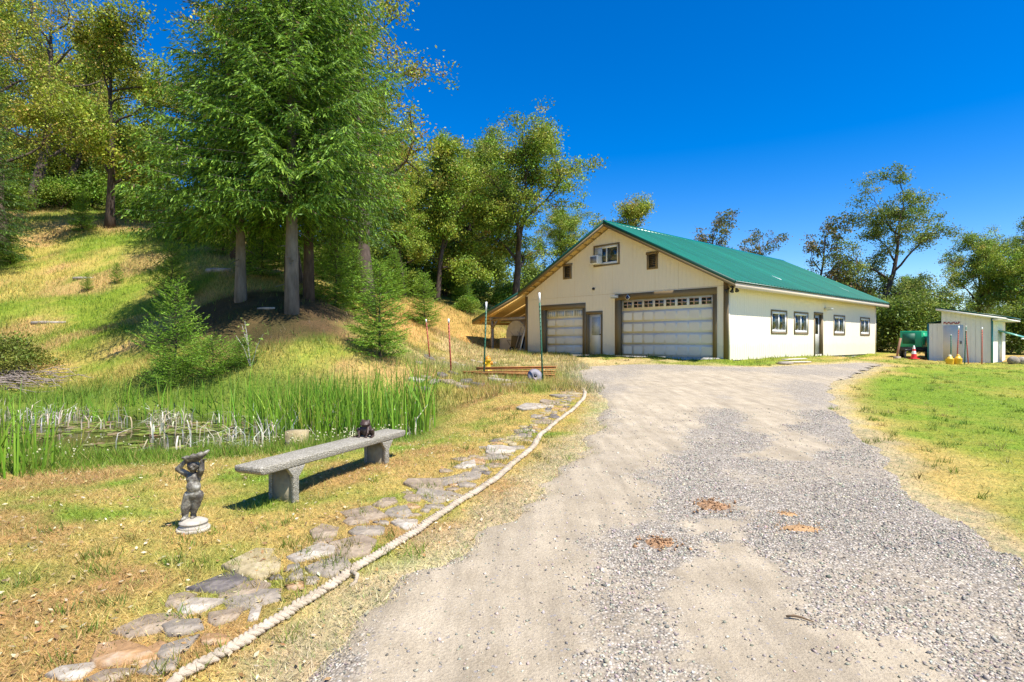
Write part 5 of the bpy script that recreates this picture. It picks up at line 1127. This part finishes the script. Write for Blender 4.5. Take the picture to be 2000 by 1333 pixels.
for i, (p, d, s_, lb) in enumerate([(1690, 85, .6, 'distant tree low behind the brownish shrub'), (1760, 90, .62, 'distant tree seen under the big leaning tree'), (1840, 80, .5, 'distant tree over the high end of the shed roof'), (1930, 85, .55, 'distant tree over the low end of the shed roof'), (2000, 78, .55, 'distant tree low at the right picture edge'), (1620, 95, .55, 'distant tree over the roof below the half bare tree')]):
    (oC, oA)[i % 2].px(p, d, lb, GF, sc=s_, rz=i*1.9)
# ------------------------------------------------------------------ logs, stump, brush
LOGM = barkmat('weathered_log', (.20, .16, .12), (.46, .40, .32), 5)
def log(px, py, w, r0, label, rz=.1, m=None):
    m = m or LOGM
    x, y, z = hit(px, py); L = w*y/FPX; o = MB().tube([(-L/2, 0, 0), (-L/6, .02, r0*.2), (L/5, -.02, 0), (L/2, .0, r0*.1)], [r0, r0*1.05, r0*.9, r0*.7], 8).build('fallen_log', m); o.location = (x, y, z+r0*.25); o.rotation_euler = (0, -.02, rz); tag(o, label, 'log')
log(428, 531, 52, .13, 'pale fallen log in the meadow left of the conifer trunk', -.15); log(95, 632, 62, .07, 'pale fallen branch on the slope at the left', .1); log(165, 545, 40, .07, 'grey fallen branch lying in shade on the left slope', .15); log(520, 604, 40, .05, 'pale stick on the dark bank below the conifers', -.3)
x, y = at(580, 862, 8.6)[:2]; st_ = MB(); st_.prism([(-.14, -.10), (.12, -.12), (.15, .08), (-.12, .11)], 'z', -.3, .22).build('stone_block', STM[5]).location = (x, y, g1(x, y)+.06); tag(bpy.data.objects['stone_block'], 'squared tan stone block at the pond edge behind the bench', 'stone')
r = np.random.default_rng(9); br = MB(); x0, y0 = at(30, 700, 16.8)[:2]
for k in range(160):
    a = r.uniform(-.5, .4); c = np.array((x0+r.normal(0, .75), y0+r.normal(0, .4), 0)); c[2] = g1(c[0], c[1])+r.uniform(.02, .35)*math.exp(-((c[0]-x0)**2)); L = r.uniform(.4, 1.1); d = np.array((math.cos(a), r.normal(0, .4), r.normal(-.12, .2)))*L/2
    br.tube([c-d, c+r.normal(0, .04, 3), c+d], [.012, .010, .005], 4, cap=False)
o = br.build('brush_pile', pmat('grey_dead_twigs', (.30, .24, .20), .9, .3)); tag(o, 'heap of grey dead branches on the slope at the left edge', 'brush pile')
for k, (px, w, lb) in enumerate([(1978, .45, 'grey rock near the right edge below the shed awning'), (1996, .5, 'pale grey rock cut by the right edge of the picture')]):
    x, y = at(px, 711, 27.5)[:2]; mb = MB(); ellip(mb, (0, 0, .12), (w*.6, w*.5, .22), 9); o = mb.build('rock', STM[1+2*k]); o.location = (x, y, g1(x, y)); o.rotation_euler = (.2, .1, k*1.3); tag(o, lb, 'rock')

# ------------------------------------------------------------------ reeds, pads, flowers
def strips(name, mat, base, h, lean_az, lean, wd, cols, label=None, nseg=4, kink=None):
    """flat tapering blades, each a bent strip"""
    n = len(base); t = np.linspace(0, 1, nseg+1); face = np.random.default_rng(3).uniform(0, PI, n)
    ld = np.stack([np.cos(lean_az), np.sin(lean_az), 0*lean_az], 1); sd = np.stack([np.cos(face), np.sin(face), 0*face], 1)
    V = np.zeros((n, nseg+1, 2, 3))
    for i, u in enumerate(t):
        b = u*u if kink is None else np.maximum(0, u-kink)/(1-kink)
        out = lean*h*b; zz = h*(u-.35*np.minimum(lean, 1.2)*u*u) if kink is None else h*(np.minimum(u, kink)+np.maximum(0, u-kink)*(1-1.55*np.minimum(lean, 1.2)))
        c = base+ld*out[:, None]; c[:, 2] += zz
        w_ = wd*(1-u**2.2)*.5+.0008
        V[:, i, 0] = c-sd*w_[:, None]; V[:, i, 1] = c+sd*w_[:, None]
    k = np.arange(n)[:, None]*(nseg+1)*2+np.arange(nseg)[None]*2; F = np.stack([k, k+1, k+3, k+2], -1).reshape(-1, 4)
    return kind(MB().add(V.reshape(-1, 3), F, np.repeat(cols, (nseg+1)*2, 0)).build(name, mat), 'stuff', label)
r = np.random.default_rng(77)
def reed_points(n, box, dens):
    P = np.stack([r.uniform(box[0], box[1], n), r.uniform(box[2], box[3], n)], 1); return P[r.random(n) < dens(P[:, 0], P[:, 1])]
def rd(x, y):
    sd = poly_sd(x, y, POND); a = sstep(-6.6, -4.4, x)*sstep(.35, .0, sd)*(.25+.75*sstep(.38, .62, fbm(x, y, .7, 14)))*sstep(9.2, 10.0, y+.45*(x+2))
    back = sstep(12.2, 13.2, y+.12*(x+6))*sstep(.6, .1, sd)*.14*sstep(-13, -9, x)+.07*sstep(12.2, 13.2, y+.12*(x+6))*sstep(.6, .1, sd); lft = sstep(1.2, .4, np.hypot((x+7.6)/1.1, (y-8.1)/1.1))*.40+sstep(1.0, .3, np.hypot((x+5.9)/.5, (y-6.8)/.5))*.5
    return np.clip(np.maximum(np.maximum(a, back), lft), 0, 1)
P = reed_points(26000, (-15, -1.4, 6.2, 15), rd); n = len(P); zb = np.maximum(gz(P[:, 0], P[:, 1]), WATER_Z-.15)
hgt = r.uniform(.75, 1.5, n)*(.78+.32*sstep(-6, -2.4, P[:, 0])); hgt *= np.where(P[:, 0] < -6.6, .72, 1)
strips('cattails', BLADE, np.column_stack([P, zb]), hgt, r.uniform(0, 6.28, n), np.abs(r.normal(0, .24, n)), r.uniform(.014, .028, n), palette(r, n, [(.18, .34, .025), (.25, .42, .04), (.13, .26, .02), (.38, .40, .07)], (4, 3, 2, 1)), 'bright green cattail leaves crowding the pond')
def dd_(x, y):
    sd = poly_sd(x, y, POND); cl = sstep(.54, .64, fbm(x, y, .42, 15, 2)); return cl*sstep(.3, -.1, sd)*np.clip(.55*sstep(-7.5, -5, x)+.9*sstep(11.3, 12.3, y+.12*(x+6)), 0, 1)
P = reed_points(7500, (-14, -1.5, 8.8, 14.6), dd_); n = len(P)
strips('dead_reeds', BLADE, np.column_stack([P, np.full(n, WATER_Z-.02)]), r.uniform(.3, .75, n)*np.where(P[:, 0] > -4.5, 1.3, 1), r.uniform(0, 6.28, n), r.uniform(.15, 1.2, n), r.uniform(.012, .026, n), palette(r, n, [(.66, .59, .45), (.52, .43, .29), (.74, .70, .60)], (3, 2, 2)), 'bleached broken dead reeds at the pond', 4, .45)
pads = MB(); n = 1800; P = np.stack([r.uniform(-12, -3.8, n), r.uniform(9.2, 13.2, n)], 1); P = P[(poly_sd(P[:, 0], P[:, 1], POND) < -.25)]; P = P[fbm(P[:, 0], P[:, 1], 1.2, 23) > .42]
for x, y in P:
    s_ = r.uniform(.04, .11); a = np.linspace(.3, 5.9, 8)+r.uniform(0, 6); c = palette(r, 1, [(.20, .26, .05), (.28, .19, .10), (.26, .32, .06), (.36, .30, .15)], (3, 2, 3, 1))[0]
    pads.ngon([(x, y, WATER_Z+.012)]+[(x+s_*1.2*math.cos(q), y+s_*math.sin(q), WATER_Z+.012+r.uniform(0, .012)) for q in a], [[0, k, k+1] for k in range(1, 8)], c)
kind(pads.build('lily_pads', LEAF), 'stuff', 'small floating lily pads and brown weed on the pond')
sp = MB(); cx, cy = at(490, 652, 15.2)[:2]; zz = g1(cx, cy); Lc = []
sap = thing('leafy_sapling', 'thin pale leafed sapling in front of the dark bank', 'sapling', (cx, cy, zz))
for k in range(5):
    a = r.uniform(-1.2, 1.2); e = np.array((math.sin(a)*.45, r.normal(0, .15), r.uniform(.6, 1.25))); sp.tube([(0, 0, -.05), e*.5+np.array((0, 0, .1)), e], [.012, .009, .005], 5, cap=False); Lc += [e*u+r.normal(0, .05, 3) for u in np.linspace(.45, 1.05, 14)]
sp.build('stem', BARK_GREY, sap); lf = MB(); leaves(lf, np.array(Lc), .10, palette(r, len(Lc), [(.22, .30, .05), (.30, .36, .09)], (1, 1)), r, .6, .55); lf.build('foliage', LEAF, sap)

# ------------------------------------------------------------------ grass, one triangle a blade
def grass(name, pts, h, w, cols, lean, label, g=None):
    n = len(pts); a = r.uniform(0, 6.28, n); f = r.uniform(0, PI, n); ln = (.35+np.abs(r.normal(0, .8, n)))*lean
    z = gz(pts[:, 0], pts[:, 1]) if g is None else g
    b = np.column_stack([pts, z-.01]); s_ = np.stack([np.cos(f), np.sin(f), 0*f], 1)*(w/2)[:, None]
    nz = 1/np.sqrt(1+ln*ln); tip = b+np.stack([np.cos(a)*ln*nz*h, np.sin(a)*ln*nz*h, nz*h+.012], 1)
    V = np.stack([b-s_, b+s_, tip], 1).reshape(-1, 3)
    return kind(MB().add(V, np.arange(3*n).reshape(n, 3), np.repeat(cols, 3, 0)).build(name, BLADE), 'stuff', label)
def scatter(n, f):
    """points denser towards the camera: f gives (x0, x1, y0, y1) and a keep function"""
    x0, x1, y0, y1, keep = f; y = y0*(y1/y0)**r.random(n); xr = r.random(n); x = x0+(x1-x0)*xr
    inside = np.abs(x) < .93*y+.6; x = x[inside]; y = y[inside]; k = r.random(len(x)) < keep(x, y); return np.stack([x[k], y[k]], 1)
def gcol(P, tint=1.0, green=.25, jit=.25):
    c = ground_col(P[:, 0], P[:, 1]); n = len(P); gmask = (r.random(n) < green)[:, None]
    c = np.where(gmask, c*.45+np.array((.09, .19, .015))*.85, c*1.08); return np.clip(c*tint*(1+r.normal(0, jit, (n, 1))), .01, .85)
offd = lambda x, y: sstep(-.28, .22, drive_sd(x, y))*sstep(.25, .5, poly_sd(x, y, POND))
bld = lambda x, y: (((x-BO[0])*ux+(y-BO[1])*uy < -4.2) | ((x-BO[0])*ux+(y-BO[1])*uy > BW+.02) | ((x-BO[0])*vx+(y-BO[1])*vy < -.02) | ((x-BO[0])*vx+(y-BO[1])*vy > BL))
P = scatter(420000, (-8.5, 1.8, 2.2, 13, lambda x, y: offd(x, y)*.95)); n = len(P)
grass('mown_grass', P, r.uniform(.02, .065, n)*(1+.03*P[:, 1]), r.uniform(.003, .006, n)*(1+.10*P[:, 1]), gcol(P, 1.1, .20), 2.4, 'short mown dry grass and clippings on the left lawn')
P = scatter(230000, (1.8, 34, 3.0, 34, lambda x, y: offd(x, y)*bld(x, y)*.9)); n = len(P)
grass('lawn_grass', P, r.uniform(.025, .06, n)*(1+.01*P[:, 1]), r.uniform(.005, .009, n)*(1+.09*P[:, 1]), gcol(P, 1.08, .18), 2.2, 'sunlit green lawn grass right of the drive')
P = scatter(400000, (-40, 3, 12.5, 44, lambda x, y: offd(x, y)*bld(x, y)*(.35+.65*sstep(.35, .6, fbm(x, y, 1.8, 51))))); n = len(P)
shd = np.zeros(n)
for cx, cy in CON_SPOTS: shd = np.maximum(shd, sstep(2.9, 1.6, np.hypot(P[:, 0]-cx, P[:, 1]-cy+.8)))
P = P[r.random(n) > shd*.93]; n = len(P)
grass('meadow_grass', P, r.uniform(.08, .26, n), r.uniform(.010, .018, n)*(.6+.035*P[:, 1]), gcol(P, 1.05, .35), .55, 'long yellow green meadow grass on the slope')
P = scatter(120000, (-10, -.6, 5.4, 10.5, lambda x, y: sstep(-.25, .05, poly_sd(x, y, POND))*sstep(2.3, 1.0, poly_sd(x, y, POND)+(fbm(x, y, 1.2, 81)-.5)*1.6)*sstep(-1.2, -2.4, x))); n = len(P)
grass('bank_grass', P, r.uniform(.05, .15, n)*(1+1.3*(fbm(P[:, 0], P[:, 1], .6, 91) > .58)), r.uniform(.007, .013, n), palette(r, n, [(.14, .26, .02), (.20, .32, .03), (.30, .33, .06), (.36, .30, .09)], (4, 3, 2, 1)), .7, 'lush green grass and clover on the near pond bank')
P = scatter(26000, (-2.5, 22, 13, 38, lambda x, y: np.maximum(sstep(1.3, .3, seg_dist(x, y, _gl)), sstep(1.2, .3, seg_dist(x, y, _rw)))*bld(x, y))); n = len(P)
grass('wall_grass', P, r.uniform(.06, .20, n), r.uniform(.02, .035, n), palette(r, n, [(.13, .24, .02), (.20, .28, .03), (.30, .28, .07)], (3, 3, 2)), .5, 'uncut green grass along the foot of the workshop walls')
# uncut tufts and weeds
tc = scatter(5200, (-9, 32, 2.6, 30, lambda x, y: offd(x, y)*bld(x, y)*sstep(-.1, .3, drive_sd(x, y))*(.15+.85*sstep(.5, .65, fbm(x, y, 1.3, 97)))*sstep(.8, 1.5, poly_sd(x, y, POND)))); tc = tc[(tc[:, 0] > -.15*tc[:, 1]+1) | (tc[:, 1] < 9)]
nb_ = 26; P = np.repeat(tc, nb_, 0)+r.normal(0, .035, (len(tc)*nb_, 2))*(1+.04*np.repeat(tc[:, 1:2], nb_, 0)); n = len(P); tcol = np.repeat(palette(r, len(tc), [(.15, .23, .025), (.20, .27, .035), (.36, .30, .09), (.11, .18, .02)], (3, 3, 2, 2)), nb_, 0)
grass('grass_tufts', P, r.uniform(.04, .12, n), r.uniform(.004, .008, n)*(1+.07*P[:, 1]), np.clip(tcol*(1+r.normal(0, .2, (n, 1))), .01, .8), .8, 'uncut grass tufts and weeds standing in the lawns')
# clover heads
P = scatter(2600, (-6.5, -1.2, 6.2, 9.4, lambda x, y: sstep(.0, .2, poly_sd(x, y, POND))*sstep(2.2, 1.2, poly_sd(x, y, POND))*sstep(.45, .6, fbm(x, y, .9, 5)))); P = P[:170]; fl = MB(); zf = gz(P[:, 0], P[:, 1])
for (x, y), z in zip(P, zf):
    q = r.uniform(.010, .018); hh = z+r.uniform(.14, .28); fl.add([(x-q, y, hh), (x+q, y, hh), (x, y-q, hh), (x, y+q, hh), (x, y, hh-q), (x, y, hh+q)], [(0, 2, 5), (2, 1, 5), (1, 3, 5), (3, 0, 5), (2, 0, 4), (1, 2, 4), (3, 1, 4), (0, 3, 4)], (.66, .64, .38))
kind(fl.build('clover_flowers', LEAF), 'stuff', 'scattered cream clover heads on the pond bank')
# dry leaves and stubble litter on the left lawn
P = scatter(9000, (-7, 1.2, 2.3, 9, lambda x, y: offd(x, y)*.5)); n = len(P); zl = gz(P[:, 0], P[:, 1])+.02; lit = MB()
leaves(lit, np.column_stack([P, zl]), .035, palette(r, n, [(.50, .38, .20), (.42, .24, .10), (.62, .54, .36)], (3, 2, 2)), r, 3.0, .5); kind(lit.build('leaf_litter', LEAF), 'stuff', 'dry leaf scraps strewn on the mown lawn')

# ------------------------------------------------------------------ loose gravel stones
n0 = 330000; y = 2.2*(11/2.2)**r.random(n0); x = r.uniform(-1.3, 6.5, n0); k = (np.abs(x) < .93*y+.4); x = x[k]; y = y[k]
sdv = drive_sd(x, y); gmv = gravel_mask(x, y); keep = (sdv < .10) & (r.random(len(x)) < np.clip(gmv*(.2+.8*sstep(.35, .6, fbm(x, y, .6, 62)))+.10*fbm(x, y, .4, 63), 0, 1)*.62); x = x[keep]; y = y[keep]; n = len(x)
s_ = (.0026+.0085*r.random(n)**1.8)*(1+.035*y)*(1+.5*(r.random(n) < .06)); zz = dz(x, y)
oc = np.array([(1, 0, 0), (-1, 0, 0), (0, 1, 0), (0, -1, 0), (0, 0, 1), (0, 0, -1)], float); of = np.array([(0, 2, 4), (2, 1, 4), (1, 3, 4), (3, 0, 4), (2, 0, 5), (1, 2, 5), (3, 1, 5), (0, 3, 5)])
R_ = np.linalg.qr(r.normal(size=(n, 3, 3)))[0]; sh_ = oc[None]*(r.uniform(.65, 1.3, (n, 1, 3)))+r.normal(0, .16, (n, 6, 3)); V = np.einsum('nij,nkj->nki', R_, sh_)*s_[:, None, None]; V[..., 2] *= .75
V += np.stack([x, y, zz+s_*.12], 1)[:, None]
gcols = palette(r, n, [(.31, .275, .215), (.42, .375, .295), (.55, .485, .385), (.19, .17, .145)], (4, 4, 2, 2), .15)
def gravmat():
    m, t, b = _new('gravel_stone'); a = N(t, 'ShaderNodeAttribute', attribute_name='col'); t.links.new(mix(t, 1.0, a.outputs['Color'], ramp(t, noise(t, worldpos(t), 160, 3), [(.3, (.8, .8, .8)), (.7, (1.15, 1.15, 1.15))]), 'MULTIPLY'), b.inputs['Base Color']); b.inputs['Roughness'].default_value = .85; return m
kind(MB().add(V.reshape(-1, 3), (np.arange(n)[:, None, None]*6+of[None]).reshape(-1, 3), np.repeat(gcols, 6, 0)).build('gravel', gravmat()), 'stuff', 'loose grey gravel stones lying on the drive')
